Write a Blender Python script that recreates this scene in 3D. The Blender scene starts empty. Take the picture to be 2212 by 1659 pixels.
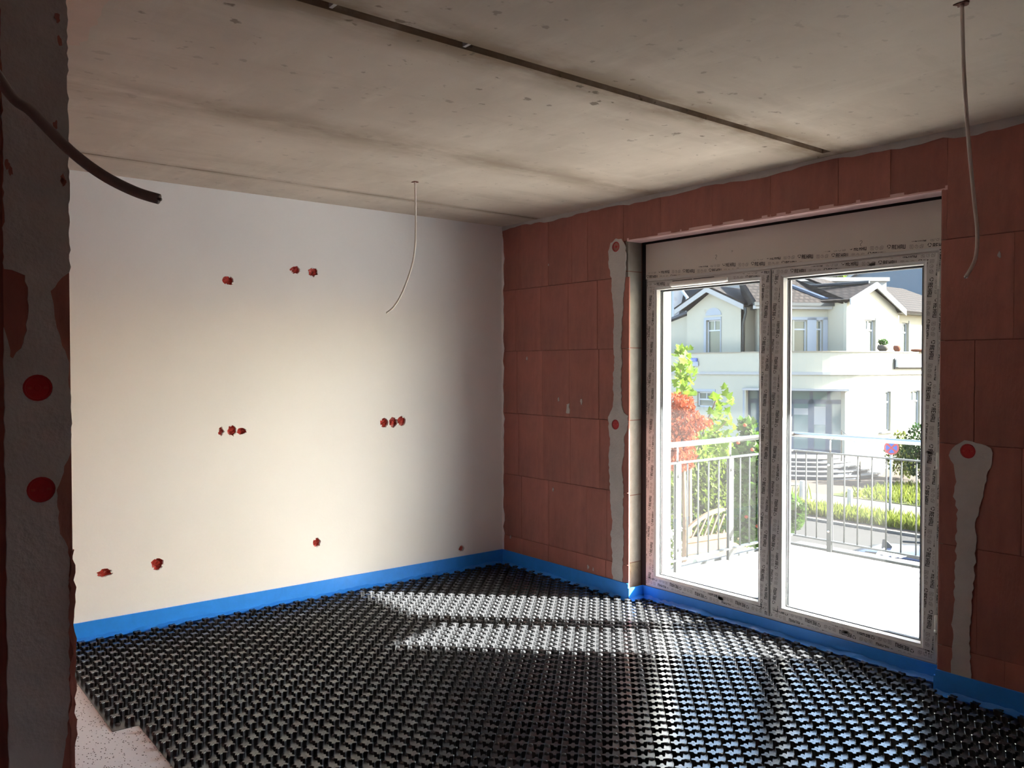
import bpy, bmesh, math, random
from mathutils import Vector, Matrix
from mathutils.geometry import delaunay_2d_cdt
random.seed(7)
S = bpy.context.scene
COL = S.collection

# ------------------------------------------------------------------ camera
F_PX, YAW, PITCH, ROLL = 1795.37, math.radians(38.6107), math.radians(-1.18176), math.radians(-0.06389)
CAM = Vector((5.14501, -4.01370, 1.55509))
_d = Vector((-math.cos(YAW), math.sin(YAW), 0)); _r = Vector((math.sin(YAW), math.cos(YAW), 0)); _u = Vector((0, 0, 1))
_d2 = _d*math.cos(PITCH) + _u*math.sin(PITCH); _u2 = -_d*math.sin(PITCH) + _u*math.cos(PITCH)
_r3 = _r*math.cos(ROLL) + _u2*math.sin(ROLL); _u3 = -_r*math.sin(ROLL) + _u2*math.cos(ROLL)
cd = bpy.data.cameras.new('camera'); cam = bpy.data.objects.new('camera', cd); COL.objects.link(cam)
cd.sensor_fit = 'HORIZONTAL'; cd.sensor_width = 36.0; cd.lens = F_PX/2212*36.0; cd.clip_start = .02; cd.clip_end = 500
M = Matrix((_r3, _u3, -_d2)).transposed().to_4x4(); M.translation = CAM
cam.matrix_world = M
S.camera = cam

# ------------------------------------------------------------------ world, sun, exposure
SUN_EL, SKY_STR, SUN_STR, EXPOSURE = 31.5, 0.165, 12.0, 3.55
w = bpy.data.worlds.new('world'); S.world = w; w.use_nodes = True
nt = w.node_tree; bg = nt.nodes['Background']
sky = nt.nodes.new('ShaderNodeTexSky'); sky.sky_type = 'NISHITA'; sky.sun_disc = False
sky.sun_elevation = math.radians(SUN_EL); sky.sun_rotation = math.radians(45); sky.air_density = 1.0; sky.dust_density = 2.0; sky.ozone_density = 1.0
nt.links.new(sky.outputs[0], bg.inputs[0]); bg.inputs[1].default_value = SKY_STR
sl = bpy.data.lights.new('sun', 'SUN'); sl.energy = SUN_STR; sl.angle = math.radians(.6); sl.color = (1, .96, .905)
sun = bpy.data.objects.new('sun', sl); COL.objects.link(sun)
sun.rotation_euler = Vector((-.7015, -.7127, -.613)).to_track_quat('-Z', 'Y').to_euler(); sun.location = (12, 14, 14)
S.view_settings.view_transform = 'Standard'; S.view_settings.look = 'None'; S.view_settings.gamma = 1.0
S.view_settings.use_curve_mapping = False; S.view_settings.exposure = EXPOSURE
S.cycles.use_denoising = True; S.cycles.max_bounces = 14; S.cycles.diffuse_bounces = 8; S.cycles.transparent_max_bounces = 16
S.cycles.sample_clamp_indirect = 12; S.cycles.caustics_reflective = True; S.cycles.caustics_refractive = False

# ------------------------------------------------------------------ helpers: points of view -> place
def ray(px, py):
    return _d2 + _r3*((px-1106)/F_PX) - _u3*((py-829.5)/F_PX)
def on_z(px, py, z):
    v = ray(px, py); return CAM + v*((z-CAM.z)/v.z)
def on_y(px, py, y):
    v = ray(px, py); return CAM + v*((y-CAM.y)/v.y)
def at_depth(px, py, D):
    return CAM + ray(px, py)*D

# ------------------------------------------------------------------ helpers: materials
def srgb(h):
    h = h.lstrip('#'); c = [int(h[i:i+2], 16)/255 for i in (0, 2, 4)]
    return tuple((x/12.92 if x <= .04045 else ((x+.055)/1.055)**2.4) for x in c) + (1,)
def mat(name, col, rough=.8, metal=0, var=.0, vscale=6, stretch=(1, 1, 1), bump=0, bscale=40, obvar=0, spec=.5, col2=None, c2lo=.5, c2hi=.6, c2scale=3, c2stretch=None, coat=0):
    """principled material; var = value noise, col2 = patches of a second colour, obvar = per-object value change"""
    m = bpy.data.materials.new(name); m.use_nodes = True; n = m.node_tree.nodes; L = m.node_tree.links
    b = n['Principled BSDF']; b.inputs['Roughness'].default_value = rough; b.inputs['Metallic'].default_value = metal
    b.inputs['Specular IOR Level'].default_value = spec
    if coat: b.inputs['Coat Weight'].default_value = coat
    c = srgb(col) if isinstance(col, str) else tuple(col)+(1,)*(4-len(col))
    tc = n.new('ShaderNodeTexCoord')
    def mapped(st):
        mp = n.new('ShaderNodeMapping'); mp.inputs['Scale'].default_value = st; L.new(tc.outputs['Object'], mp.inputs[0]); return mp.outputs[0]
    rgb = n.new('ShaderNodeRGB'); rgb.outputs[0].default_value = c; out = rgb.outputs[0]
    if col2:
        nz = n.new('ShaderNodeTexNoise'); nz.inputs['Scale'].default_value = c2scale; nz.inputs['Detail'].default_value = 6; nz.inputs['Roughness'].default_value = .65
        L.new(mapped(c2stretch or stretch), nz.inputs['Vector'])
        rp = n.new('ShaderNodeMapRange'); rp.inputs['From Min'].default_value = c2lo; rp.inputs['From Max'].default_value = c2hi; L.new(nz.outputs['Fac'], rp.inputs['Value'])
        mx = n.new('ShaderNodeMix'); mx.data_type = 'RGBA'; L.new(rp.outputs[0], mx.inputs['Factor']); L.new(out, mx.inputs['A'])
        mx.inputs['B'].default_value = srgb(col2) if isinstance(col2, str) else tuple(col2)+(1,); out = mx.outputs['Result']
    if var or obvar:
        hs = n.new('ShaderNodeHueSaturation'); L.new(out, hs.inputs['Color']); val = None
        if var:
            nz = n.new('ShaderNodeTexNoise'); nz.inputs['Scale'].default_value = vscale; nz.inputs['Detail'].default_value = 5; nz.inputs['Roughness'].default_value = .6
            L.new(mapped(stretch), nz.inputs['Vector'])
            rp = n.new('ShaderNodeMapRange'); rp.inputs['From Min'].default_value = .25; rp.inputs['From Max'].default_value = .75
            rp.inputs['To Min'].default_value = 1-var; rp.inputs['To Max'].default_value = 1+var; L.new(nz.outputs['Fac'], rp.inputs['Value']); val = rp.outputs[0]
        if obvar:
            oi = n.new('ShaderNodeObjectInfo'); rp = n.new('ShaderNodeMapRange'); rp.inputs['To Min'].default_value = 1-obvar; rp.inputs['To Max'].default_value = 1+obvar
            L.new(oi.outputs['Random'], rp.inputs['Value'])
            if val:
                mu = n.new('ShaderNodeMath'); mu.operation = 'MULTIPLY'; L.new(val, mu.inputs[0]); L.new(rp.outputs[0], mu.inputs[1]); val = mu.outputs[0]
            else: val = rp.outputs[0]
        L.new(val, hs.inputs['Value']); out = hs.outputs[0]
    L.new(out, b.inputs['Base Color'])
    if bump:
        nz = n.new('ShaderNodeTexNoise'); nz.inputs['Scale'].default_value = bscale; nz.inputs['Detail'].default_value = 4; L.new(mapped(stretch), nz.inputs['Vector'])
        bp = n.new('ShaderNodeBump'); bp.inputs['Strength'].default_value = bump; bp.inputs['Distance'].default_value = .01
        L.new(nz.outputs['Fac'], bp.inputs['Height']); L.new(bp.outputs[0], b.inputs['Normal'])
    return m
def glass(name, tint=(.93, .96, .95), dust=.004, gloss=1.0):
    m = bpy.data.materials.new(name); m.use_nodes = True; n = m.node_tree.nodes; L = m.node_tree.links
    n.remove(n['Principled BSDF']); o = n['Material Output']
    t = n.new('ShaderNodeBsdfTransparent'); t.inputs[0].default_value = tint+(1,)
    g = n.new('ShaderNodeBsdfGlossy'); g.inputs['Roughness'].default_value = .02; g.inputs['Color'].default_value = (gloss,)*3+(1,)
    lw = n.new('ShaderNodeLayerWeight'); lw.inputs[0].default_value = .5
    pw = n.new('ShaderNodeMath'); pw.operation = 'POWER'; pw.inputs[1].default_value = 4.5; L.new(lw.outputs['Facing'], pw.inputs[0])
    ma = n.new('ShaderNodeMath'); ma.operation = 'MULTIPLY_ADD'; ma.inputs[1].default_value = .8; ma.inputs[2].default_value = .025; L.new(pw.outputs[0], ma.inputs[0])
    mx = n.new('ShaderNodeMixShader'); L.new(ma.outputs[0], mx.inputs[0]); L.new(t.outputs[0], mx.inputs[1]); L.new(g.outputs[0], mx.inputs[2])
    d = n.new('ShaderNodeBsdfTranslucent'); d.inputs[0].default_value = (.9, .9, .9, 1)
    m2 = n.new('ShaderNodeMixShader'); m2.inputs[0].default_value = dust; L.new(mx.outputs[0], m2.inputs[1]); L.new(d.outputs[0], m2.inputs[2])
    L.new(m2.outputs[0], o.inputs[0]); return m
def leafmat(name, col, var=.35):
    m = bpy.data.materials.new(name); m.use_nodes = True; n = m.node_tree.nodes; L = m.node_tree.links
    b = n['Principled BSDF']; o = n['Material Output']; b.inputs['Roughness'].default_value = .6; b.inputs['Specular IOR Level'].default_value = .08
    tr = n.new('ShaderNodeBsdfTranslucent'); mx = n.new('ShaderNodeMixShader'); mx.inputs[0].default_value = .45
    tc = n.new('ShaderNodeTexCoord'); nz = n.new('ShaderNodeTexNoise'); nz.inputs['Scale'].default_value = 4; L.new(tc.outputs['Object'], nz.inputs['Vector'])
    oi = n.new('ShaderNodeObjectInfo'); ad = n.new('ShaderNodeMath'); ad.operation = 'ADD'; L.new(nz.outputs['Fac'], ad.inputs[0]); L.new(oi.outputs['Random'], ad.inputs[1])
    rp = n.new('ShaderNodeMapRange'); rp.inputs['From Min'].default_value = .3; rp.inputs['From Max'].default_value = 1.6; rp.inputs['To Min'].default_value = 1-var; rp.inputs['To Max'].default_value = 1+var; L.new(ad.outputs[0], rp.inputs['Value'])
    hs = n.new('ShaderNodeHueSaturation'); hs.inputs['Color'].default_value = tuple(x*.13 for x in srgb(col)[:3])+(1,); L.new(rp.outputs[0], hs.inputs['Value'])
    L.new(hs.outputs[0], b.inputs['Base Color']); L.new(hs.outputs[0], tr.inputs[0]); L.new(b.outputs[0], mx.inputs[1]); L.new(tr.outputs[0], mx.inputs[2]); L.new(mx.outputs[0], o.inputs[0])
    return m

MT = {}
MT['plaster'] = mat('white_plaster', (.84, .835, .86), .9, var=.02, vscale=2, bump=.05, bscale=60)
MT['brick'] = mat('clay_block', (.40, .160, .130), .9, var=.16, vscale=5, stretch=(1.3, 1, .32), bump=.25, bscale=60, obvar=.09, col2=(.25, .115, .095), c2lo=.42, c2hi=.72, c2scale=3.2, c2stretch=(1.5, 1, .6))
MT['mortar'] = mat('grey_mortar', (.50, .485, .48), .95, var=.10, vscale=8, bump=.3, bscale=70)
MT['joint'] = mat('dark_joint', (.20, .095, .075), .95)
MT['groove'] = mat('slab_joint', (.26, .20, .155), .95, var=.15, vscale=12)
MT['jamb'] = mat('jamb_block', (.27, .255, .23), .95, var=.12, vscale=14, bump=.3, bscale=90, obvar=.05)
MT['jamb_sand'] = mat('jamb_sand', (.24, .205, .15), .95, var=.15, vscale=30, bump=.4, bscale=120)
MT['pink'] = mat('pink_soffit', (.70, .47, .47), .9, var=.05)
MT['pinkpatch'] = mat('pinkish_plaster', (.56, .43, .36), .9, var=.08)
MT['tape'] = mat('black_foam_tape', (.012, .012, .016), .8)
MT['pvc'] = mat('film_covered_pvc', (.60, .60, .61), .42, var=.02, vscale=4)
MT['pvc_bead'] = mat('white_pvc_bead', (.80, .80, .79), .3)
MT['gasket'] = mat('grey_gasket', (.055, .06, .07), .6)
MT['spacer'] = mat('metal_spacer', (.10, .105, .12), .45)
MT['box'] = mat('shutter_box', (.62, .585, .55), .6, var=.02)
MT['print'] = mat('black_print', (.02, .02, .024), .5)
MT['print_thin'] = mat('thin_print', (.10, .10, .11), .5)
MT['smear'] = mat('grey_smear', (.36, .35, .35), .6, var=.2, vscale=60)
MT['blue'] = mat('blue_foam_strip', (.022, .27, .92), .45, var=.06, vscale=20, bump=.08, bscale=50)
MT['bluefilm'] = mat('blue_film', (.022, .22, .76), .3, bump=.4, bscale=26, spec=.35)
MT['mat_black'] = mat('black_dimple_plastic', (.038, .038, .041), .22, spec=.5)
MT['red'] = mat('red_box', (.50, .045, .035), .4, var=.35, vscale=60)
MT['red2'] = mat('red_cover', (.45, .012, .018), .5, var=.08, vscale=30)
MT['cable'] = mat('grey_cable', (.74, .71, .67), .55)
MT['cable_backlit'] = mat('backlit_cable', (.26, .245, .235), .5)  # same cable as the pale ones, its backlit shade put into the colour
MT['copper'] = mat('cable_core', (.12, .09, .09), .5)
MT['conc_screed'] = mat('concrete_side', (.40, .38, .35), .9, var=.1)
MT['steel'] = mat('brushed_steel', (.25, .24, .23), .25, 1)
MT['galv'] = mat('galvanised_steel', (.024, .0265, .0275), .6, .0, var=.05, vscale=12, spec=.12)
MT['deck'] = mat('pale_deck_board', (.26, .228, .205), .42, spec=.8, var=.05, vscale=4, stretch=(8, 1, 1), obvar=.05)
MT['white_ext'] = mat('white_render', (.78, .77, .74), .9, spec=.06)
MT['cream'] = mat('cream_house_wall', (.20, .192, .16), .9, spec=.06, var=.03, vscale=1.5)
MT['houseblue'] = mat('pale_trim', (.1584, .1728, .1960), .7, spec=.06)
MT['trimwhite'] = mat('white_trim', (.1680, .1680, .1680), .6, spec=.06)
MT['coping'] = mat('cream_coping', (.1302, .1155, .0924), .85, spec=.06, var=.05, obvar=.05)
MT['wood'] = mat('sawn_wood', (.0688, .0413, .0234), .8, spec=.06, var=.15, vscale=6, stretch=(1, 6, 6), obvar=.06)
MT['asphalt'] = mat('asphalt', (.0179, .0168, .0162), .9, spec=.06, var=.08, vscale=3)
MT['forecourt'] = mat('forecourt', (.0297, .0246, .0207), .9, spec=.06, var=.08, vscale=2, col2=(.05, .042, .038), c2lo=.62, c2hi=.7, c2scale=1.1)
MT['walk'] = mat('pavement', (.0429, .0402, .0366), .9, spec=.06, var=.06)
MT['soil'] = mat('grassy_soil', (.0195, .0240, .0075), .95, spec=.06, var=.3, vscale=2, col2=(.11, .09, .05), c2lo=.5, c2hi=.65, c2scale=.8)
MT['bounce_gravel'] = mat('pale_bounce_gravel', (.46, .45, .44), .95, var=.1, vscale=20, spec=.06)
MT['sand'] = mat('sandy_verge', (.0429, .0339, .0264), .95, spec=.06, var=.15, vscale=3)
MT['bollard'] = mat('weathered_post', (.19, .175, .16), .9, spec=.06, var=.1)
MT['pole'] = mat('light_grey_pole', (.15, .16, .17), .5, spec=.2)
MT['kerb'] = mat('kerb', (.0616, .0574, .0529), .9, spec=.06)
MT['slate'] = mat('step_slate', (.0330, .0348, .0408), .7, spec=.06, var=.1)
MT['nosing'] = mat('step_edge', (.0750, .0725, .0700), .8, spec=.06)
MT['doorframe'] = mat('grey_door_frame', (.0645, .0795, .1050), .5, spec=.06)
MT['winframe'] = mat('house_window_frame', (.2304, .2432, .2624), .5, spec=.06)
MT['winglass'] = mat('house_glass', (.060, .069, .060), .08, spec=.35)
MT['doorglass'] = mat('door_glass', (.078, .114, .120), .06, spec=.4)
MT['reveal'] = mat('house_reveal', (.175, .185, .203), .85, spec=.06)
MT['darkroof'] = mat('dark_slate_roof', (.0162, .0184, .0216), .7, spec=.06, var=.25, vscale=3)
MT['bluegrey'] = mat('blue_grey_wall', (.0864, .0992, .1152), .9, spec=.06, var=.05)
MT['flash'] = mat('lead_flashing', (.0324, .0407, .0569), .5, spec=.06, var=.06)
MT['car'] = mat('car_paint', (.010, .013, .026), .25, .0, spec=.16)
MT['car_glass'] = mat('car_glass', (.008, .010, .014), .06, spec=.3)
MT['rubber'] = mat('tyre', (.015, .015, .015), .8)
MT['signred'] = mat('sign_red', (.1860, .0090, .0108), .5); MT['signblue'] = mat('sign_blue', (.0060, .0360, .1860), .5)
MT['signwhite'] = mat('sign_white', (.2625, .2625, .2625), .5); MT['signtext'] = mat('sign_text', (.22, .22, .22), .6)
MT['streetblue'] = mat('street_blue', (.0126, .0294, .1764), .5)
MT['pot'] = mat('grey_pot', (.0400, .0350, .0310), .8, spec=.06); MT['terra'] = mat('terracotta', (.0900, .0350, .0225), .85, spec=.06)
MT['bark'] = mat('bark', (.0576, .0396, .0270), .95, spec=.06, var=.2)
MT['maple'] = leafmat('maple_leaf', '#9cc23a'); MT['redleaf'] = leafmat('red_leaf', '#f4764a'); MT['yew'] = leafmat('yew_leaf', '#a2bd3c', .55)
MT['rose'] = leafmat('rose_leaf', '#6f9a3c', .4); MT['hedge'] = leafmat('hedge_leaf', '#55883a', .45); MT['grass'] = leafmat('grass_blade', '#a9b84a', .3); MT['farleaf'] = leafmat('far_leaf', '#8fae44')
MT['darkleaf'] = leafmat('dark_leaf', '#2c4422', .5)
MT['sheet'] = mat('plastic_sheet', (.1302, .1512, .1533), .2, bump=.2, bscale=12)
MT['glass'] = glass('window_glass'); MT['plastic'] = glass('clear_plastic', (.85, .88, .90), .22)
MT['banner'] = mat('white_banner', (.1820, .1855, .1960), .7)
# tiled roof: rows of clay tiles too far away to tell apart
def roofmat(name, c1, c2, sx, sy):
    m = mat(name, c1, .8, spec=.05); n = m.node_tree.nodes; L = m.node_tree.links; b = n['Principled BSDF']
    tc = n.new('ShaderNodeTexCoord'); mp = n.new('ShaderNodeMapping'); mp.inputs['Scale'].default_value = (sx, sx, sy); L.new(tc.outputs['Object'], mp.inputs[0])
    br = n.new('ShaderNodeTexBrick'); br.inputs['Scale'].default_value = 1; br.inputs['Color1'].default_value = c1+(1,); br.inputs['Color2'].default_value = tuple(x*.85 for x in c1)+(1,)
    br.inputs['Mortar'].default_value = c2+(1,); br.inputs['Mortar Size'].default_value = .07; br.inputs['Brick Width'].default_value = .32; br.inputs['Row Height'].default_value = .3
    sp = n.new('ShaderNodeSeparateXYZ'); cb = n.new('ShaderNodeCombineXYZ'); ad = n.new('ShaderNodeMath'); ad.operation = 'ADD'
    L.new(mp.outputs[0], sp.inputs[0]); L.new(sp.outputs[0], ad.inputs[0]); L.new(sp.outputs[1], ad.inputs[1]); L.new(ad.outputs[0], cb.inputs[0]); L.new(sp.outputs[2], cb.inputs[1])
    L.new(cb.outputs[0], br.inputs['Vector']); L.new(br.outputs['Color'], b.inputs['Base Color']); return m
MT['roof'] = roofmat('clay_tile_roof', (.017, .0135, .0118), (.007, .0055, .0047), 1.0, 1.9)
# concrete ceiling: trowel clouds, brown bands along the slab joints, dark pits
def ceilmat():
    m = mat('raw_concrete', (.50, .445, .375), .9, bump=.06, bscale=30); n = m.node_tree.nodes; L = m.node_tree.links; b = n['Principled BSDF']
    tc = n.new('ShaderNodeTexCoord'); P = tc.outputs['Object']
    def noise(scale, st, det=6, rough=.6):
        mp = n.new('ShaderNodeMapping'); mp.inputs['Scale'].default_value = st; L.new(P, mp.inputs[0])
        z = n.new('ShaderNodeTexNoise'); z.inputs['Scale'].default_value = scale; z.inputs['Detail'].default_value = det; z.inputs['Roughness'].default_value = rough; L.new(mp.outputs[0], z.inputs['Vector']); return z.outputs['Fac']
    def rng(v, a, b_, c=0., d=1.):
        r = n.new('ShaderNodeMapRange'); r.inputs['From Min'].default_value = a; r.inputs['From Max'].default_value = b_; r.inputs['To Min'].default_value = c; r.inputs['To Max'].default_value = d; L.new(v, r.inputs['Value']); return r.outputs[0]
    def mth(op, a, b_):
        q = n.new('ShaderNodeMath'); q.operation = op
        for i, v in ((0, a), (1, b_)):
            if isinstance(v, (int, float)): q.inputs[i].default_value = v
            else: L.new(v, q.inputs[i])
        return q.outputs[0]
    def mix(f, A, B):
        x = n.new('ShaderNodeMix'); x.data_type = 'RGBA'; L.new(f, x.inputs['Factor'])
        for s, v in (('A', A), ('B', B)):
            if isinstance(v, tuple): x.inputs[s].default_value = v
            else: L.new(v, x.inputs[s])
        return x.outputs['Result']
    c = mix(rng(noise(1.1, (1, 1, 1)), .35, .65), (.60, .525, .455, 1), (.475, .41, .35, 1))
    c = mix(rng(noise(2.2, (2.4, .5, 1), 8, .65), .52, .72, 0, .45), c, (.36, .30, .245, 1))
    c = mix(rng(noise(4, (.5, 1.6, 1)), .5, .75, 0, .55), c, (.65, .58, .505, 1))
    sx = n.new('ShaderNodeSeparateXYZ'); L.new(P, sx.inputs[0]); X = sx.outputs[0]
    band = None
    for xc, wd, st in ((2.81, .20, 1.0), (1.58, .22, .6), (.44, .07, .55)):
        d = mth('ABSOLUTE', mth('SUBTRACT', X, xc), 0); f = rng(d, 0, wd, st, 0)
        band = f if band is None else mth('MAXIMUM', band, f)
    band = mth('MULTIPLY', band, rng(noise(2.6, (2, .8, 1)), .30, .55))
    c = mix(band, c, (.20, .14, .085, 1))
    pit = rng(noise(15, (1.3, 1, 1), 3, .5), .655, .70)
    near = mth('MAXIMUM', rng(mth('ABSOLUTE', mth('SUBTRACT', X, 2.72), 0), 0, .6, 1, .25), .25)
    c = mix(mth('MULTIPLY', mth('MULTIPLY', pit, near), .8), c, (.10, .075, .05, 1))
    L.new(c, b.inputs['Base Color']); return m
MT['ceil'] = ceilmat()
def epsmat():
    m = mat('white_foam_board', (.90, .91, .94), .85); n = m.node_tree.nodes; L = m.node_tree.links; b = n['Principled BSDF']
    tc = n.new('ShaderNodeTexCoord'); mp = n.new('ShaderNodeMapping'); mp.inputs['Rotation'].default_value = (0, 0, .6); mp.inputs['Scale'].default_value = (1, 1.7, 1); L.new(tc.outputs['Object'], mp.inputs[0])
    v = n.new('ShaderNodeTexVoronoi'); v.inputs['Scale'].default_value = 62; L.new(mp.outputs[0], v.inputs['Vector'])
    r = n.new('ShaderNodeMapRange'); r.inputs['From Min'].default_value = .20; r.inputs['From Max'].default_value = .30; r.inputs['To Min'].default_value = 1; r.inputs['To Max'].default_value = 0; L.new(v.outputs['Distance'], r.inputs['Value'])
    sel = n.new('ShaderNodeSeparateColor'); L.new(v.outputs['Color'], sel.inputs[0])
    g = n.new('ShaderNodeMath'); g.operation = 'LESS_THAN'; g.inputs[1].default_value = .62; L.new(sel.outputs[0], g.inputs[0])
    mu = n.new('ShaderNodeMath'); mu.operation = 'MULTIPLY'; L.new(r.outputs[0], mu.inputs[0]); L.new(g.outputs[0], mu.inputs[1])
    x = n.new('ShaderNodeMix'); x.data_type = 'RGBA'; x.inputs['A'].default_value = (.90, .91, .94, 1); x.inputs['B'].default_value = (.06, .06, .065, 1); L.new(mu.outputs[0], x.inputs['Factor'])
    L.new(x.outputs['Result'], b.inputs['Base Color']); return m
MT['eps'] = epsmat()

# ------------------------------------------------------------------ helpers: meshes and objects
class MB:
    def __init__(s): s.v = []; s.f = []
    def add(s, vs, fs):
        o = len(s.v); s.v += [tuple(p) for p in vs]; s.f += [tuple(i+o for i in f) for f in fs]; return s
    def box(s, x0, x1, y0, y1, z0, z1):
        return s.add([(x0, y0, z0), (x1, y0, z0), (x1, y1, z0), (x0, y1, z0), (x0, y0, z1), (x1, y0, z1), (x1, y1, z1), (x0, y1, z1)],
                     [(0, 3, 2, 1), (4, 5, 6, 7), (0, 1, 5, 4), (1, 2, 6, 5), (2, 3, 7, 6), (3, 0, 4, 7)])
    def obox(s, P, U, N, u0, u1, n0, n1, z0, z1):
        """box in a facade frame: U along, N outward (2D), z up"""
        g = lambda u, n, z: (P[0]+U[0]*u+N[0]*n, P[1]+U[1]*u+N[1]*n, z)
        vs = [g(u0, n1, z0), g(u1, n1, z0), g(u1, n0, z0), g(u0, n0, z0), g(u0, n1, z1), g(u1, n1, z1), g(u1, n0, z1), g(u0, n0, z1)]
        return s.add(vs, [(0, 3, 2, 1), (4, 5, 6, 7), (0, 1, 5, 4), (1, 2, 6, 5), (2, 3, 7, 6), (3, 0, 4, 7)])
    def prism(s, poly, z0, z1):
        n = len(poly); vs = [(x, y, z0) for x, y in poly]+[(x, y, z1) for x, y in poly]
        return s.add(vs, [tuple(range(n-1, -1, -1)), tuple(range(n, 2*n))]+[(i, (i+1) % n, n+(i+1) % n, n+i) for i in range(n)])
    def slab(s, pts, t):
        """planar polygon of 3D points given thickness t against its normal"""
        P = [Vector(p) for p in pts]; nr = Vector((0, 0, 0))
        for i in range(len(P)): a, b = P[i], P[(i+1) % len(P)]; nr += a.cross(b)
        nr.normalize(); n = len(P); vs = P+[p-nr*t for p in P]
        return s.add(vs, [tuple(range(n)), tuple(range(2*n-1, n-1, -1))]+[(i, n+i, n+(i+1) % n, (i+1) % n) for i in range(n)])
    def tube(s, pts, r, seg=8, cap=True):
        P = [Vector(p) for p in pts]; rings = []; up = None
        for i, p in enumerate(P):
            t = (P[min(i+1, len(P)-1)]-P[max(i-1, 0)]).normalized()
            a = Vector((0, 0, 1)) if abs(t.z) < .9 else Vector((1, 0, 0))
            if up is None: up = (a-t*a.dot(t)).normalized()
            else: up = (up-t*up.dot(t)).normalized()
            b = t.cross(up); rr = r[i] if isinstance(r, (list, tuple)) else r
            rings.append([p+(up*math.cos(2*math.pi*k/seg)+b*math.sin(2*math.pi*k/seg))*rr for k in range(seg)])
        vs = [q for g in rings for q in g]; fs = []
        for i in range(len(P)-1):
            for k in range(seg): fs.append((i*seg+k, i*seg+(k+1) % seg, (i+1)*seg+(k+1) % seg, (i+1)*seg+k))
        if cap: fs += [tuple(range(seg-1, -1, -1)), tuple((len(P)-1)*seg+k for k in range(seg))]
        return s.add(vs, fs)
    def lathe(s, prof, c, seg=20):
        vs = [(c[0]+r*math.cos(2*math.pi*k/seg), c[1]+r*math.sin(2*math.pi*k/seg), c[2]+z) for r, z in prof for k in range(seg)]
        fs = [(i*seg+k, i*seg+(k+1) % seg, (i+1)*seg+(k+1) % seg, (i+1)*seg+k) for i in range(len(prof)-1) for k in range(seg)]
        fs += [tuple(range(seg-1, -1, -1)), tuple((len(prof)-1)*seg+k for k in range(seg))]
        return s.add(vs, fs)
    def mesh(s, name, m, smooth=False):
        me = bpy.data.meshes.new(name); me.from_pydata(s.v, [], s.f); me.update()
        if m: me.materials.append(MT[m] if isinstance(m, str) else m)
        if smooth: me.polygons.foreach_set('use_smooth', [True]*len(me.polygons))
        return me
    def build(s, name, m, parent=None, smooth=False):
        return link(name, s.mesh(name, m, smooth), parent)
def link(name, me, parent=None):
    o = bpy.data.objects.new(name, me); COL.objects.link(o)
    if parent is not None:
        o.parent = parent
        if parent.matrix_world != Matrix(): o.matrix_parent_inverse = Matrix()
    return o
def tag(o, label, cat, group=None, kind=None):
    o['label'] = label; o['category'] = cat
    if group: o['group'] = group
    if kind: o['kind'] = kind
    return o
def thing(name, label, cat, group=None, kind=None):
    return tag(link(name, None), label, cat, group, kind)     # parts are modelled in world coordinates under this empty
def seat(root):
    """move a thing's empty to the middle of its base, parts staying where they are"""
    lo = [1e9]*3; hi = [-1e9]*3
    def walk(o):
        if o.type == 'MESH':
            for v in o.data.vertices:
                q = o.matrix_basis @ v.co
                for i in range(3): lo[i] = min(lo[i], q[i]); hi[i] = max(hi[i], q[i])
        for c in o.children: walk(c)
    walk(root)
    b = Vector(((lo[0]+hi[0])/2, (lo[1]+hi[1])/2, lo[2])); root.location = b
    for c in root.children: c.matrix_parent_inverse = Matrix.Translation(-b)
    return root
def holed(outline, holes):
    """2D polygon with holes -> verts, triangles"""
    vs = [Vector(p) for p in outline]; es = [(i, (i+1) % len(outline)) for i in range(len(outline))]
    for h in holes:
        o = len(vs); vs += [Vector(p) for p in h]; es += [(o+i, o+(i+1) % len(h)) for i in range(len(h))]
    r = delaunay_2d_cdt(vs, es, [], 1, 1e-6)
    def inside(p, poly):
        c = False; n = len(poly); j = n-1
        for i in range(n):
            a, b = poly[i], poly[j]; j = i
            if (a[1] > p[1]) != (b[1] > p[1]) and p[0] < (b[0]-a[0])*(p[1]-a[1])/(b[1]-a[1])+a[0]: c = not c
        return c
    V_ = r[0]; out = []
    for f in r[2]:
        c = (sum(V_[i].x for i in f)/len(f), sum(V_[i].y for i in f)/len(f))
        if inside(c, outline) and not any(inside(c, h) for h in holes): out.append(f)
    return V_, out
def area2(p): return sum(p[i][0]*p[(i+1) % len(p)][1]-p[(i+1) % len(p)][0]*p[i][1] for i in range(len(p)))
def panel(mb, g, outline, holes, depth, rim_holes=True):
    """face with holes; g(u, v, n) -> 3D, n positive outward; hole rims run inward by depth, outline too"""
    vs, fs = holed(outline, holes); o = [g(p[0], p[1], 0) for p in vs]
    out = []
    for f in fs:
        out.append(tuple(f) if area2([vs[i] for i in f]) > 0 else tuple(reversed(f)))
    mb.add(o, out)
    loops = [(outline, 1)]+([(h, -1) for h in holes] if rim_holes else [])
    for lp, sg in loops:
        lp = list(lp)
        if (area2(lp) > 0) != (sg > 0): lp.reverse()
        n = len(lp); mb.add([g(p[0], p[1], 0) for p in lp]+[g(p[0], p[1], -depth) for p in lp], [(i, n+i, n+(i+1) % n, (i+1) % n) for i in range(n)])
    return mb
def ragged(c, r, n=18, amp=.18, sx=1., sy=1., seed=0):
    rn = random.Random(seed); return [(c[0]+sx*r*(1+rn.uniform(-amp, amp))*math.cos(2*math.pi*i/n), c[1]+sy*r*(1+rn.uniform(-amp, amp))*math.sin(2*math.pi*i/n)) for i in range(n)]
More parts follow.
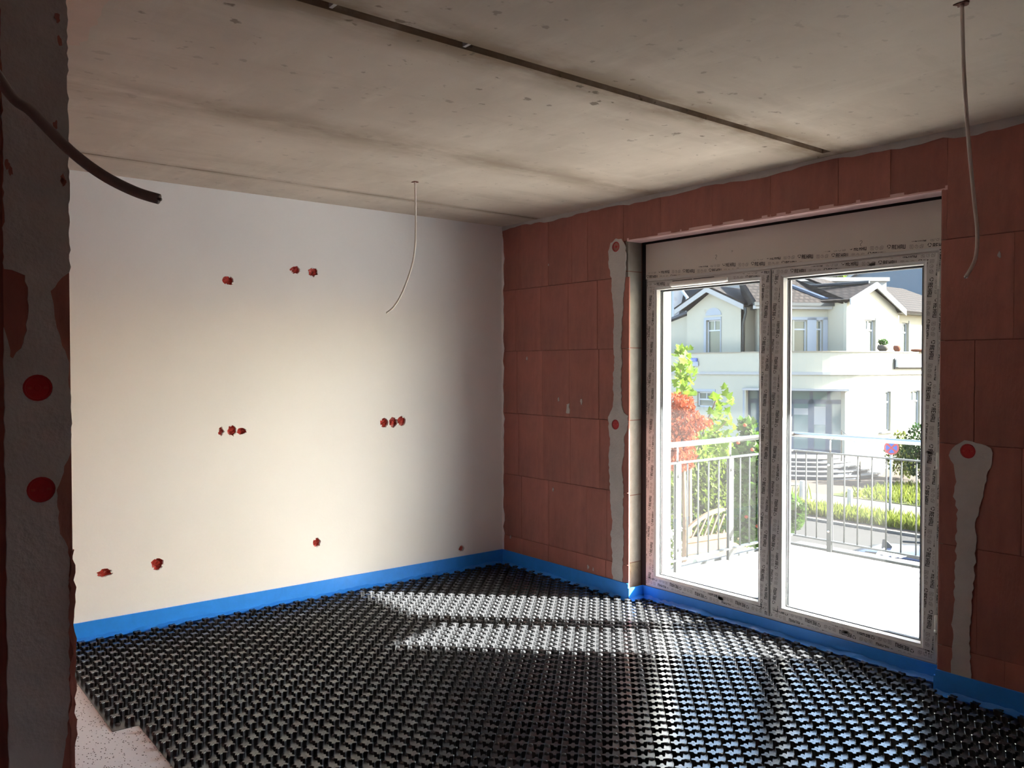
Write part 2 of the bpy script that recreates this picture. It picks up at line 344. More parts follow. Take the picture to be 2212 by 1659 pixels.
def rough_edge(pts, step=.02, amp=.008, seed=0):
    """closed outline -> the same outline with a ragged edge"""
    rn = random.Random(seed); out = []
    for i in range(len(pts)):
        a, b = Vector(pts[i]), Vector(pts[(i+1) % len(pts)]); L = (b-a).length; k = max(1, int(L/step)); nrm = Vector((-(b-a).y, (b-a).x)).normalized()
        for j in range(k): p = a.lerp(b, j/k)+nrm*rn.uniform(-amp, amp); out.append((p.x, p.y))
    return out

# ================================================================== the room
H, X1, Y1 = 2.65, 6.2, -5.0
OP0, OP1, LZ = 1.352, 3.345, 2.385            # window opening in the clay block wall
# ---- white wall with the sockets cut into its plaster
SOCK = [(-2.161, 2.093, .036, 'lone red socket hole high on the white wall, left of the paired holes', .18, 1, .8),
        (-1.718, 2.191, .034, 'left one of two neighbouring red socket holes high on the white wall', .2, 1.05, .75),
        (-1.598, 2.184, .034, 'right one of two neighbouring red socket holes high on the white wall', .28, 1, .9),
        (-2.212, 1.157, .022, 'smallest red hole, left of three mostly plastered over on the white wall', .4, .8, 1.1),
        (-2.145, 1.159, .032, 'middle of three half plastered red holes in the brightly lit white wall', .25, .9, 1.1),
        (-2.083, 1.153, .030, 'flat red hole, right of three half plastered on the white wall', .2, 1.2, .7),
        (-1.060, 1.162, .034, 'left hole of the neat red trio at mid height near the hanging cable', .12, 1, 1),
        (-.985, 1.162, .035, 'middle hole of the neat red trio at mid height near the hanging cable', .12, 1, 1.05),
        (-.920, 1.166, .035, 'right hole of the neat red trio at mid height near the hanging cable', .12, 1, 1.05),
        (-1.580, .381, .032, 'single red socket hole low on the white wall, middle of the wall', .15, .95, .95),
        (-2.597, .390, .036, 'round red socket hole low on the white wall with a ragged plaster rim', .13, 1, 1),
        (-2.885, .380, .036, 'flattened red socket hole low on the white wall closest to the pillar', .25, 1.1, .65),
        (-.397, .177, .026, 'small red socket hole just above the blue strip near the room corner', .16, .9, .9)]
holes = [ragged((y, z), r, 16, a, sx, sz, i+3) for i, (y, z, r, lb, a, sx, sz) in enumerate(SOCK)]
mb = MB(); panel(mb, lambda u, v, n: (n, u, v), [(Y1, -.1), (0, -.1), (0, H+.02), (Y1, H+.02)], holes, .02)
mb.box(-.24, -.05, Y1, .0, -.1, H+.02)
wl = mb.build('wall_left', 'plaster'); tag(wl, 'smooth white plastered wall with red socket holes', 'wall', kind='structure')
for i, (y, z, r, lb, a, sx, sz) in enumerate(SOCK):
    rn = random.Random(i); mb = MB(); seg = 14; R = r*1.15
    rings = [(R, -.012), (R*.9, -.020), (R*.45, -.024)]
    vs = [(d, y+rr*math.cos(2*math.pi*k/seg), z+rr*math.sin(2*math.pi*k/seg)) for rr, d in rings for k in range(seg)]+[(-.018, y, z)]
    fs = [(q*seg+k, (q*seg+(k+1) % seg), (q+1)*seg+(k+1) % seg, (q+1)*seg+k) for q in range(2) for k in range(seg)]+[(2*seg+k, 2*seg+(k+1) % seg, 3*seg) for k in range(seg)]
    mb.add(vs, fs)
    for k in range(5):   # torn membrane of the lid left in the box
        an = rn.uniform(0, 6.28); q = rn.uniform(.2, .75)*r; c = (y+q*math.cos(an), z+q*math.sin(an)); e = rn.uniform(.2, .4)*r
        mb.add([(-.018, c[0]-e, c[1]-e*.4), (-.018, c[0]+e, c[1]-e*.2), (-.002-rn.uniform(0, .008), c[0]+e*.3, c[1]+e), (-.014, c[0]-e*.6, c[1]+e*.6)], [(0, 1, 2), (0, 2, 3)])
    t = thing('socket_box', lb, 'socket box', 'open socket boxes in the white wall'); mb.build('box_shell', 'red', t)['kind'] = 'stuff'
    m2 = MB()
    for k in range(4):   # crumbs of plaster hanging over the rim
        an = rn.uniform(3.5, 6.0) if k < 3 else rn.uniform(0, 3); c = (y+r*sx*.95*math.cos(an), z+r*sz*.95*math.sin(an)); e = r*rn.uniform(.14, .3)
        m2.add([(.001, c[0]-e, c[1]), (.001, c[0]+e, c[1]), (.006, c[0], c[1]+e*.7), (.004, c[0]-e*.2, c[1]-e*1.1)], [(0, 1, 2), (0, 3, 1)])
    m2.build('plaster_crumb', 'plaster', t)['kind'] = 'stuff'; seat(t)

# ---- clay block wall with the window opening
wr = MB()
wr.box(-.24, OP0-.022, .0105, .40, -.3, H+.02); wr.box(OP1, X1, .006, .40, -.3, H+.02); wr.box(OP0-.02, OP1, .006, .13, LZ+.012, H+.02)
wr.box(OP0-.02, OP1, .24, .40, 2.14, H+.02); wr.box(OP0-.02, OP1, .13, .24, 2.39, H+.02); wr.box(OP0-.02, OP1, .145, .40, -.3, .085)
wallr = wr.build('wall_right', 'joint'); tag(wallr, 'unplastered red clay block wall around the balcony window', 'wall', kind='structure')
def jit(a): return random.uniform(-a, a)
def block(x0, x1, z0, z1, y=0., t=.03, lip=False, nm='clay_block', m='brick', par=None):
    g = .0012; b = .0018; yy = y+jit(.0015)
    if lip: t = .009
    x0 += g*.35; x1 -= g*.35; z0 += g; z1 -= g
    mb = MB(); f = [(x0+b, yy, z0+b), (x1-b, yy, z0+b), (x1-b, yy, z1-b), (x0+b, yy, z1-b)]; k = [(x0, yy+b, z0), (x1, yy+b, z0), (x1, yy+b, z1), (x0, yy+b, z1)]; k2 = [(x0, yy+t, z0), (x1, yy+t, z0), (x1, yy+t, z1), (x0, yy+t, z1)]
    mb.add(f+k+k2, [(0, 1, 2, 3)]+[(i, 4+i, 4+(i+1) % 4, (i+1) % 4) for i in range(4)]+[(4+i, 8+i, 8+(i+1) % 4, 4+(i+1) % 4) for i in range(4)]+[(11, 10, 9, 8)])
    me = mb.mesh(nm, m)
    for v in me.vertices: v.co -= Vector(((x0+x1)/2, y, (z0+z1)/2))
    o = link(nm, me, par or wallr); o.location = ((x0+x1)/2, y, (z0+z1)/2); return o
ROWS = [(-.05, .24), (.24, .72), (.72, 1.195), (1.195, 1.675), (1.675, 2.147), (2.147, 2.65)]
LJ = [[.25, .547, .85, 1.14], [.235, .547, .95, 1.15], [.2, .492, .786, 1.08], [.18, .478, .773, 1.07], [.16, .46, .76, 1.055], [.235, .547, .80, .96]]
RJ = [[3.64, 3.94], [3.52, 3.80], [3.70, 4.0], [3.50, 3.80, 4.1], [3.66, 3.96], [3.72, 4.0]]
for (z0, z1), lj, rj in zip(ROWS, LJ, RJ):
    xs = [0]+lj+([OP0] if z1 < 2.5 else [1.30])
    for a, b in zip(xs, xs[1:]): block(a, b, z0, z1, lip=b == OP0)
    xs = [OP1]+rj+[rj[-1]+.3*k for k in range(1, 9)]
    xs = [x for x in xs if x < X1]+[X1]
    if z1 > 2.5: xs[0] = 3.372
    for a, b in zip(xs, xs[1:]): block(a, b, z0, z1)
for a, b in zip([1.30, 1.62, 2.02, 2.42, 2.824, 3.10], [1.62, 2.02, 2.42, 2.824, 3.10, 3.372]): block(a, b, LZ, H)
block(OP1, 3.372, 2.147, LZ)                     # broken nib beside the shutter box
# left reveal pieces
for z0, z1, m in ((-.05, .25, 'jamb_sand'), (.25, .70, 'jamb'), (.70, 1.20, 'jamb'), (1.20, 1.68, 'jamb'), (1.68, 2.185, 'jamb'), (2.185, 2.385, 'jamb')):
    e = jit(.004); MB().box(OP0-.04, OP0-.017+e*.3, .0095, .137, z0+.003, z1-.003).build('jamb_block', m, wallr)
for z0, z1 in ((-.05, .6), (.6, 1.2), (1.2, 1.8), (1.8, 2.385)): MB().box(OP1-.0015, OP1+.02, .004, .137, z0+.003, z1-.003).build('jamb_block', 'jamb', wallr)
mb = MB(); pr = rough_edge([(OP0-.02, .0), (3.385, .0), (3.385, .128), (OP0-.02, .128)], .05, .003, 5); mb.prism(pr, LZ-.006, LZ+.014); mb.build('soffit_strip', 'pink', wallr)
MB().box(OP0, OP1, .150, .155, 2.36, 2.392).build('sealing_tape', 'tape', wallr)
MB().box(OP0-.02, 1.378, .148, .155, .08, 2.392).build('sealing_tape', 'tape', wallr)
MB().box(3.283, OP1, .148, .155, .08, 2.392).build('sealing_tape', 'tape', wallr)
# outer reveal and rendered outside face
mb = MB(); mb.box(-.24, 1.338, .401, .429, -3, 5.2); mb.box(3.252, X1, .401, .429, -3, 5.2); mb.box(1.338, 3.252, .401, .429, 2.165, 5.2); mb.box(1.338, 3.252, .401, .429, -3, .045)
mb.box(OP0-.03, 1.340, .225, .43, .05, 2.16); mb.box(1.340, 1.378, .223, .235, .05, 2.16); mb.box(3.25, OP1, .225, .43, .05, 2.16); mb.build('outer_render', 'white_ext', wallr)
MB().box(1.342, 3.255, .236, .47, .058, .088).build('outer_sill', 'galv', wallr)
# mortar: bed under the ceiling, chase fillings, smears
def patch(name, outline, y=0., t=.004, m='mortar', par=None, holes=(), plane='y'):
    mb = MB(); o2 = [(Vector(p).x, Vector(p).y) for p in outline]
    g = (lambda u, v, n: (u, y-t-n, v)) if plane == 'y' else (lambda u, v, n: (y+t+n, u, v))
    panel(mb, g, o2, list(holes), t+.004)
    return mb.build(name, m, par or wallr)
top = [(0.0, 2.652)]+[(x, 2.652) for x in (2, 4, X1)]
low = [(x/20, 2.622+.006*math.sin(x*.37)+jit(.006)-(.018 if x/20 > 3.35 else 0)) for x in range(int(X1*20)-2, -1, -1)]
patch('mortar_bed', top+low, t=.003)
cov = [(1.234, 2.355), (1.232, 1.168)]
chl = [(1.234, 2.41), (1.185, 2.385), (1.165, 2.33), (1.168, 2.24), (1.19, 2.15), (1.198, 2.06), (1.212, 1.98), (1.218, 1.84), (1.208, 1.75), (1.222, 1.62), (1.208, 1.44), (1.218, 1.33), (1.19, 1.25), (1.168, 1.215), (1.17, 1.13), (1.185, 1.05), (1.168, .93), (1.178, .80), (1.192, .60), (1.205, .5), (1.19, .42), (1.205, .28), (1.20, .20), (1.215, .10)]
chr_ = [(1.298, .10), (1.302, .29), (1.308, .45), (1.302, .6), (1.308, .75), (1.292, .885), (1.318, 1.0), (1.312, 1.09), (1.340, 1.14), (1.345, 1.235), (1.31, 1.25), (1.29, 1.30), (1.282, 1.44), (1.29, 1.6), (1.283, 1.7), (1.292, 1.84), (1.30, 1.95), (1.312, 2.08), (1.318, 2.17), (1.325, 2.26), (1.315, 2.36), (1.285, 2.40)]
hole = lambda c, r, n=20: [(c[0]+r*math.cos(2*math.pi*k/n), c[1]+r*math.sin(2*math.pi*k/n)) for k in range(n)]
patch('mortar_chase', rough_edge(chl+chr_, .018, .005, 11), holes=[hole(cov[0], .034), hole(cov[1], .034)])
cr = (3.475, 1.166)
crl = [(3.46, 1.215), (3.42, 1.19), (3.392, 1.14), (3.41, 1.10), (3.425, 1.02), (3.415, .95), (3.432, .89), (3.428, .75), (3.424, .57), (3.422, .45), (3.414, .35), (3.416, .25), (3.41, .10)]
crr = [(3.50, .10), (3.494, .22), (3.488, .32), (3.496, .42), (3.508, .58), (3.512, .72), (3.514, .86), (3.535, .93), (3.55, 1.02), (3.565, 1.08), (3.582, 1.14), (3.575, 1.19), (3.53, 1.205), (3.49, 1.21)]
patch('mortar_chase', rough_edge(crl+crr, .018, .005, 12), holes=[hole(cr, .034)])
for k, (a, b, s) in enumerate(((.76, 1.25, .03), (.90, 1.31, .014), (.30, 1.62, .010), (.66, 1.32, .010), (.97, .16, .012), (1.02, .155, .009), (.60, .66, .008), (.10, .23, .011), (.55, 2.30, .006), (3.60, 2.05, .01))):
    patch('mortar_smear', ragged((a, b), s, 12, .45, .7, 1.5, k+40), t=.0025)
# white plaster slopped over the first blocks in the corner
ed = [(-.004, .10)]+[(.006+abs(math.sin(z*2.3))*.012+max(0, jit(.016)), .10+z*.05) for z in range(0, 50)]+[(-.004, 2.60)]
patch('plaster_edge', ed, t=.005, m='plaster')
# header crack and dark gap under the ceiling near the corner
def cover(c, r, lb, y=0., plane='y', dep=.001, cat='socket cover'):
    t = thing('socket_cover', lb, cat, 'round red socket covers in the mortar strips'); mb = MB(); n = 24
    g = (lambda u, v, w_: (u, y-w_, v)) if plane == 'y' else (lambda u, v, w_: (y+w_, u, v))
    prof = [(r, -.004), (r, dep+.0015), (r*.86, dep+.0025), (r*.82, dep), (r*.25, dep), (r*.2, dep+.001)]
    vs = [g(c[0]+q*math.cos(2*math.pi*k/n), c[1]+q*math.sin(2*math.pi*k/n), w_) for q, w_ in prof for k in range(n)]
    fs = [(i*n+k, i*n+(k+1) % n, (i+1)*n+(k+1) % n, (i+1)*n+k) for i in range(len(prof)-1) for k in range(n)]+[tuple((len(prof)-1)*n+k for k in range(n))]
    mb.add(vs, fs); mb.build('cover_disc', 'red2', t)
    m2 = MB()
    for s_ in (-1, 1):
        m2.add([g(c[0]+s_*r*.55-.005, c[1]-.0035, dep+.0022), g(c[0]+s_*r*.55+.005, c[1]-.0035, dep+.0022), g(c[0]+s_*r*.55+.005, c[1]+.0035, dep+.0022), g(c[0]+s_*r*.55-.005, c[1]+.0035, dep+.0022)], [(0, 1, 2, 3)])
    m2.build('knockout_tab', 'red', t)['kind'] = 'stuff'; return seat(t)
cover(cov[0], .033, 'red round socket cover at the top of the mortar strip left of the window')
cover(cov[1], .032, 'red round socket cover halfway down the mortar strip left of the window')
cover(cr, .033, 'red round socket cover in the mortar strip right of the window')

# ---- ceiling of precast slabs
mb = MB(); mb.box(-.24, X1+.2, Y1-.2, .40, H+.03, H+.25)
ce = mb.build('ceiling', 'groove'); tag(ce, 'raw stained concrete ceiling of precast slabs', 'ceiling', kind='structure')
for a, b in ((-.2, .437), (.443, 2.792), (2.828, 5.18), (5.2, X1+.2)):
    m2 = MB(); e = .006
    m2.add([(a+e, Y1-.2, H), (b-e, Y1-.2, H), (b-e, .02, H), (a+e, .02, H), (a, Y1-.2, H+.03), (b, Y1-.2, H+.03), (b, .02, H+.03), (a, .02, H+.03)], [(3, 2, 1, 0), (4, 5, 6, 7), (0, 1, 5, 4), (1, 2, 6, 5), (2, 3, 7, 6), (3, 0, 4, 7)])
    m2.build('ceiling_slab', 'ceil', ce)
MB().box(2.785, 2.835, -.085, .02, H+.0005, H+.02).build('joint_fill', 'ceil', ce)
for k in range(5): y = -2.35-.5*k; MB().box(2.792, 2.828, y, y+.012, H+.004, H+.02).build('joint_crumb', 'mortar', ce)
mb = MB(); mb.prism(rough_edge([(2.0, -3.54), (3.3, -3.54), (3.3, -3.385), (2.0, -3.385)], .04, .012, 3), H-.006, H+.002); mb.build('plaster_patch', 'pinkpatch', ce)

# ---- partition ending in the pillar, back and side walls
PX, PY0, PY1 = 2.60, -3.692, -3.536
mb = MB(); mb.box(-.0, PX, PY0, PY1, -.1, H+.02)
wp = mb.build('wall_partition', 'brick'); tag(wp, 'dark clay block partition wall ending in a mortared pillar', 'wall', kind='structure')
pl = lambda z, o=0: PY0+o
def rag_col(y0, y1, z0, z1, seed): return rough_edge([(y0, z0), (y1, z0), (y1, z1), (y0, z1)], .02, .006, seed)
pc = [(-3.616, 1.50), (-3.611, 1.225)]
full = [(PY0+.006, -.09), (PY1-.05, -.09), (PY1-.045, .32), (PY1-.012, .62), (PY1-.010, 1.06), (PY1-.030, 1.10), (PY1-.036, 1.22), (PY1-.012, 1.30), (PY1+.001, 1.34), (PY1-.004, 1.55), (PY1-.006, 1.585), (PY1-.026, 1.63), (PY1-.045, 1.76), (PY1-.02, 1.80), (PY1+.001, 1.815), (PY1+.001, 2.655),
        (PY0+.002, 2.655), (PY0+.002, 1.815), (PY0+.05, 1.80), (PY0+.058, 1.72), (PY0+.045, 1.62), (PY0+.02, 1.58), (PY0+.004, 1.59), (PY0+.004, .42), (PY0+.05, .40), (PY0+.045, .30), (PY0+.008, .26)]
z = lambda v: v
def pil(o): return rough_edge(o, .015, .003, 21)
patch('mortar_coat', pil(full), y=PX, t=.005, par=wp, holes=[hole((pc[0][0], 1.50), .036), hole((pc[1][0], 1.225), .035)], plane='x')
patch('mortar_lip', rough_edge([(PY0-.004, .0), (PY0+.010, .0), (PY0+.012, 1.60), (PY0-.002, 1.66)], .03, .002, 23), y=PX, t=.009, par=wp, plane='x')
for i, (y0, y1, z0, z1) in enumerate(((PY1-.012, PY1+.002, .35, .62), (PY1-.008, PY1+.003, .62, 1.05))): patch('chipped_block', rag_col(y0, y1, z0, z1, 60+i), y=PX, t=.0075, m='brick', par=wp, plane='x')
for i, (a, b) in enumerate(((PY1-.022, 2.50), (PY1-.018, 2.44), (PY1-.03, 2.21), (PY1-.014, 2.07), (PY0+.012, 2.09), (PY0+.02, 2.07), (PY1-.012, 2.06))): patch('bare_spot', ragged((a, b), .008, 10, .5, .7, 1.6, 80+i), y=PX, t=.0058, m='brick', par=wp, plane='x')
cover((pc[0][0], 1.50), .035, 'upper red round socket cover on the dark mortared pillar', y=PX, plane='x')
cover((pc[1][0], 1.225), .034, 'lower red round socket cover on the dark mortared pillar', y=PX, plane='x')
mb = MB(); mb.box(-.24, X1+.2, Y1-.2, Y1, -.1, H+.02); tag(mb.build('wall_back', 'brick'), 'clay block wall behind the viewer', 'wall', kind='structure')
mb = MB(); mb.box(X1, X1+.2, Y1, .40, -.1, H+.02); tag(mb.build('wall_side', 'brick'), 'clay block wall at the far right side of the room', 'wall', kind='structure')

# ---- floor: foam boards, dimpled heating mat
mb = MB(); mb.box(-.2, X1+.1, Y1-.1, .145, -.12, 0)
fl = mb.build('floor', 'eps'); tag(fl, 'white foam board floor with black specks', 'floor', kind='structure')
mroot = thing('dimpled_floor_mat', 'black dimpled underfloor heating mat covering the floor', 'floor mat')
A = .0490
mb = MB(); mb.prism([(.012, -3.155), (1.338, -3.155), (1.338, -3.05), (X1-.02, -3.05), (X1-.02, -.012), (OP1-.02, -.012), (OP1-.02, .118), (OP0+.02, .118), (OP0+.02, -.012), (.012, -.012)], .0005, .003)
mb.build('mat_sheet', 'mat_black', mroot)
def knob_geo():
    mb = MB(); out = []
    for k in range(4):
        a = math.radians(45+90*k)
        out += [(.0235, a-.21), (.0235, a+.21), (.0125, a+math.radians(45))]
    P = [(r*math.cos(a), r*math.sin(a)) for r, a in out]; n = 12
    v = [(x*.86, y*.86, 0) for x, y in P]+[(x, y, .0225) for x, y in P]+[(x*.93, y*.93, .0245) for x, y in P]+[(.0021*math.cos(a), .0021*math.sin(a), .0245) for r, a in out]+[(0, 0, .022)]
    f = [(j*n+i, j*n+(i+1) % n, (j+1)*n+(i+1) % n, (j+1)*n+i) for j in range(3) for i in range(n)]+[(3*n+i, 3*n+(i+1) % n, 4*n) for i in range(n)]
    return v, f
KV, KF = knob_geo()
DV, DF = [], []
for rr, zz in ((.0125, 0), (.0105, .0040), (.0055, .0064)): DV += [(rr*math.cos(math.pi*k/4), rr*math.sin(math.pi*k/4), zz) for k in range(8)]
DV.append((0, 0, .0070)); DF = [(j*8+i, j*8+(i+1) % 8, (j+1)*8+(i+1) % 8, (j+1)*8+i) for j in range(2) for i in range(8)]+[(16+i, 16+(i+1) % 8, 24) for i in range(8)]
kn, dm = [], []
for i in range(-60, 50):
    for j in range(-50, 20):
        x, y = 2.846+A*i, -.718+A*j
        ok = (.03 < x < 5.4 and -3.03 < y < -.03) or (.03 < x < 1.32 and -3.14 < y < -.03) or (OP0+.05 < x < OP1-.05 and -.05 < y < .095)
        if not ok: continue
        (kn if (i+j) % 2 == 0 else dm).append((x, y))
def in_frame(x, y, z):
    v = Vector((x, y, z))-CAM; dp = v.dot(_d2)
    return dp > .1 and 0 < 1106+F_PX*v.dot(_r3)/dp < 2212 and 0 < 829.5-F_PX*v.dot(_u3)/dp < 1659 and (x > 1.9 or y > -3.0)
vis = sorted([k for k in kn if in_frame(k[0], k[1], .025)], key=lambda k: (k[0]-CAM.x)**2+(k[1]-CAM.y)**2)
near = set(vis[:300])
kme = MB().add(KV, KF).mesh('knob', 'mat_black')
for x, y in vis[:300]: o = link('knob', kme, mroot); o.location = (x, y, .003)
mb = MB()
for x, y in kn:
    if (x, y) not in near: mb.add([(a+x, b+y, c+.003) for a, b, c in KV], KF)
o = mb.build('knob_field', 'mat_black', mroot); o['kind'] = 'stuff'
mb = MB()
for x, y in dm: mb.add([(a+x, b+y, c+.003) for a, b, c in DV], DF)
o = mb.build('dome_field', 'mat_black', mroot, True); o['kind'] = 'stuff'

# ---- blue edge strips with their loose film
def strip(name, lb, runs, ztop=.12):
    mb = MB()
    for (x0, y0, x1, y1) in runs: mb.box(x0, x1, y0, y1, .001, ztop+jit(.001))
    o = mb.build(name, 'blue'); tag(o, lb, 'edge strip', kind='structure'); return o
def film(par, a, b, nrm, seed):
    rn = random.Random(seed); L = (Vector(b)-Vector(a)).length; n = max(4, int(L/.03)); mb = MB(); rows = [(.0015, .034), (.005, .028), (.012, .020), (.018, .016)]
    vs = []
    for i in range(n+1):
        p = Vector(a).lerp(Vector(b), i/n); w = .004*math.sin(i*.35+seed)+rn.uniform(-.005, .005)
        for k, (o_, z_) in enumerate(rows): vs.append((p.x+nrm[0]*(o_+rn.uniform(0, .004)*k), p.y+nrm[1]*(o_+rn.uniform(0, .004)*k), max(.004, z_+w*(1 if k < 3 else .6)+rn.uniform(-.003, .003))))
    mb.add(vs, [(i*4+k, (i+1)*4+k, (i+1)*4+k+1, i*4+k+1) for i in range(n) for k in range(3)]); return mb.build('film_flap', 'bluefilm', par, True)
b1 = strip('baseboard_left', 'blue foam edge strip along the white wall', [(.0, Y1, .010, -.0)]); film(b1, (.010, -3.5), (.010, -.03), (1, 0), 1)
b2 = strip('baseboard_right', 'blue foam edge strip along the clay wall left of the window', [(.010, -.010, OP0+.004, .0)]); film(b2, (.03, -.010), (OP0, -.010), (0, -1), 2)
b3 = strip('baseboard_window', 'blue foam edge strip in the recess under the balcony window', [(OP0+.002, -.010, OP0+.012, .137), (OP0+.012, .128, OP1-.002, .138), (OP1-.012, -.010, OP1-.002, .128)], .092); film(b3, (OP0+.02, .128), (OP1-.02, .128), (0, -1), 3); film(b3, (OP0+.012, .0), (OP0+.012, .12), (1, 0), 4)
b4 = strip('baseboard_side', 'blue foam edge strip along the clay wall right of the window', [(OP1-.004, -.010, X1, .0)]); film(b4, (OP1, -.010), (5, -.010), (0, -1), 5)

# ---- balcony window: frame, two sashes, panes, shutter box, printed protective film
WY = .140
win = link('window_1', None); tag(win, 'two-leaf balcony window in printed protective film under a shutter box', 'window', kind='structure')
FX0, FX1, FZ0, FZ1 = 1.375, 3.285, .092, 2.136
def ring(mb, x0, x1, z0, z1, w_, y0, y1, wb=None, wt=None):
    wb = wb or w_; wt = wt or w_
    mb.box(x0, x0+w_, y0, y1, z0, z1); mb.box(x1-w_, x1, y0, y1, z0, z1); mb.box(x0+w_, x1-w_, y0, y1, z0, z0+wb); mb.box(x0+w_, x1-w_, y0, y1, z1-wt, z1); return mb
fr = ring(MB(), FX0, FX1, FZ0, FZ1, .030, WY+.012, .222).build('frame', 'pvc', win)
frame_face = ring(MB(), FX0, FX1, FZ0, FZ1, .016, WY+.004, WY+.014).build('frame_lip', 'pvc', win)
def sash(x0, x1):
    z0, z1 = FZ0+.010, FZ1-.022; w_ = .070; wb = .066; wt = .050
    mb = MB(); b = .005
    o = [(x0, z0), (x1, z0), (x1, z1), (x0, z1)]; i = [(x0+w_, z0+wb), (x1-w_, z0+wb), (x1-w_, z1-wt), (x0+w_, z1-wt)]
    sh = lambda P, e: [(P[0][0]+e, P[0][1]+e), (P[1][0]-e, P[1][1]+e), (P[2][0]-e, P[2][1]-e), (P[3][0]+e, P[3][1]-e)]
    R_ = [(o, .200), (o, WY+b), (sh(o, b), WY), (sh(i, -.012), WY), (i, WY+.006), (i, .200)]
    vs = [(x, y, z_) for P, y in R_ for x, z_ in P]
    mb.add(vs, [(k*4+j, k*4+(j+1) % 4, (k+1)*4+(j+1) % 4, (k+1)*4+j) for k in range(5) for j in range(4)])
    s_ = mb.build('sash', 'pvc', win)
    mb = MB(); ii = [(i[0][0], i[0][1]), (i[1][0], i[1][1]), (i[2][0], i[2][1]), (i[3][0], i[3][1])]
    lf_ = lambda P: [(P[0][0]+.004, P[0][1]), P[1], (P[2][0], P[2][1]+.004), (P[3][0]+.004, P[3][1]+.004)]
    R_ = [(ii, WY+.007), (sh(ii, .004), WY+.006), (lf_(sh(ii, .011)), WY+.024), (lf_(sh(ii, .011)), WY+.030)]
    vs = [(x, y, z_) for P, y in R_ for x, z_ in P]; mb.add(vs, [(k*4+j, k*4+(j+1) % 4, (k+1)*4+(j+1) % 4, (k+1)*4+j) for k in range(3) for j in range(4)])
    mb.build('glazing_bead', 'pvc_bead', s_)
    ring(MB(), i[0][0]+.004, i[1][0]-.004, i[0][1]+.004, i[2][1]-.004, .012, WY+.0295, WY+.033).build('gasket', 'gasket', s_)
    ring(MB(), i[0][0]+.010, i[1][0]-.008, i[0][1]+.006, i[2][1]-.006, .020, WY+.040, WY+.052, .012, .012).build('glass_spacer', 'spacer', s_)
    MB().box(i[0][0]+.004, i[1][0]-.004, WY+.033, WY+.037, i[0][1]+.004, i[2][1]-.004).build('pane', 'glass', s_)
    ring(MB(), i[0][0]+.002, i[1][0]-.002, i[0][1]+.002, i[2][1]-.002, .014, WY+.038, .196).build('outer_bead', 'pvc_bead', s_)
    return s_, (x0, x1, z0, z1, w_, wb, wt)
s1, d1 = sash(1.388, 2.325); s2, d2 = sash(2.335, 3.272)
MB().box(2.325, 2.335, WY+.02, .20, FZ0+.01, FZ1-.02).build('meeting_gap', 'gasket', win)
sb = MB(); bz = (2.136, 2.366); X0b, X1b = 1.372, 3.372
sb.box(X0b, X1b, WY, .235, *bz); sb.build('shutter_box', 'box', win)
MB().box(2.06, 2.063, WY-.004, WY+.001, 2.244, 2.252).build('clip', 'pvc', win)
for px_, py_ in ((1547, 555), (1860, 525)):
    c_ = on_y(px_, py_, WY-.0006); MB().tube([(c_.x+a*.001, WY-.0006, c_.z+b*.001) for a, b in ((-7, 9), (0, 13), (6, 9), (5, 2), (-3, -4), (-4, -11), (2, -15))], .0011, 5).build('pencil_mark', 'print_thin', win)
# ventilation strip on the left sash
vp = []
for k in range(9):
    a = math.pi*k/8; vp.append((WY-.020*math.sin(a), 2.083+.017*math.cos(a)))
x0, x1 = 1.585, 2.035; n = 9; vs = []
for e, xx in ((.5, x0), (1, x0+.012), (1, x1-.02), (.75, x1)): vs += [(xx, WY-(WY-y)*e, 2.083+(z_-2.083)*e) for y, z_ in vp]
mb = MB().add(vs, [(j*n+i, j*n+i+1, (j+1)*n+i+1, (j+1)*n+i) for j in range(3) for i in range(n-1)]+[tuple(range(n-1, -1, -1)), tuple(range(3*n, 4*n))])
vt = mb.build('vent_strip', 'pvc_bead', win)
for a, b in ((1.60, 1.76), (1.77, 1.93)): MB().box(a, b, WY-.0012, WY+.001, 2.1035, 2.1075).build('vent_slot', 'tape', vt)
for z_ in (.30, 1.10, 1.98):
    mb = MB().tube([(3.279, WY-.006, z_-.035), (3.279, WY-.006, z_+.035)], .008, 10); mb.tube([(3.279, WY-.006, z_-.048), (3.279, WY-.006, z_-.037)], .0095, 10); mb.build('hinge', 'pvc_bead', win, True)

# printed film: repeating ring mark, maker's word and three pictograms
def rc(x0, x1, y0, y1): return [(x0, y0), (x1, y0), (x1, y1), (x0, y1)]
def letter(ch):
    t = .30; W_ = 1.0
    v = {'R': [rc(0, t, 0, 1), rc(t, W_, .82, 1), rc(t, W_, .45, .62), rc(W_-t, W_, .62, .82), [(W_-t*1.15, 0), (W_, 0), (W_-.12, .45), (W_-t*1.4, .45)]],
         'E': [rc(0, t, 0, 1), rc(t, W_*.92, .82, 1), rc(t, W_*.85, .42, .58), rc(t, W_*.92, 0, .18)],
         'H': [rc(0, t, 0, 1), rc(W_-t, W_, 0, 1), rc(t, W_-t, .40, .58)],
         'A': [rc(0, t, 0, 1), rc(W_-t, W_, 0, 1), rc(t, W_-t, .82, 1), rc(t, W_-t, .36, .52)],
         'U': [rc(0, t, 0, 1), rc(W_-t, W_, 0, 1), rc(t, W_-t, 0, .18)]}
    return v[ch]
BOLD, THIN = [], []
TH, LW, LP = .0215, .0118, .0145
for k, ch in enumerate('REHAU'): BOLD += [[(.026+k*LP+x*LW, y*TH) for x, y in p] for p in letter(ch)]
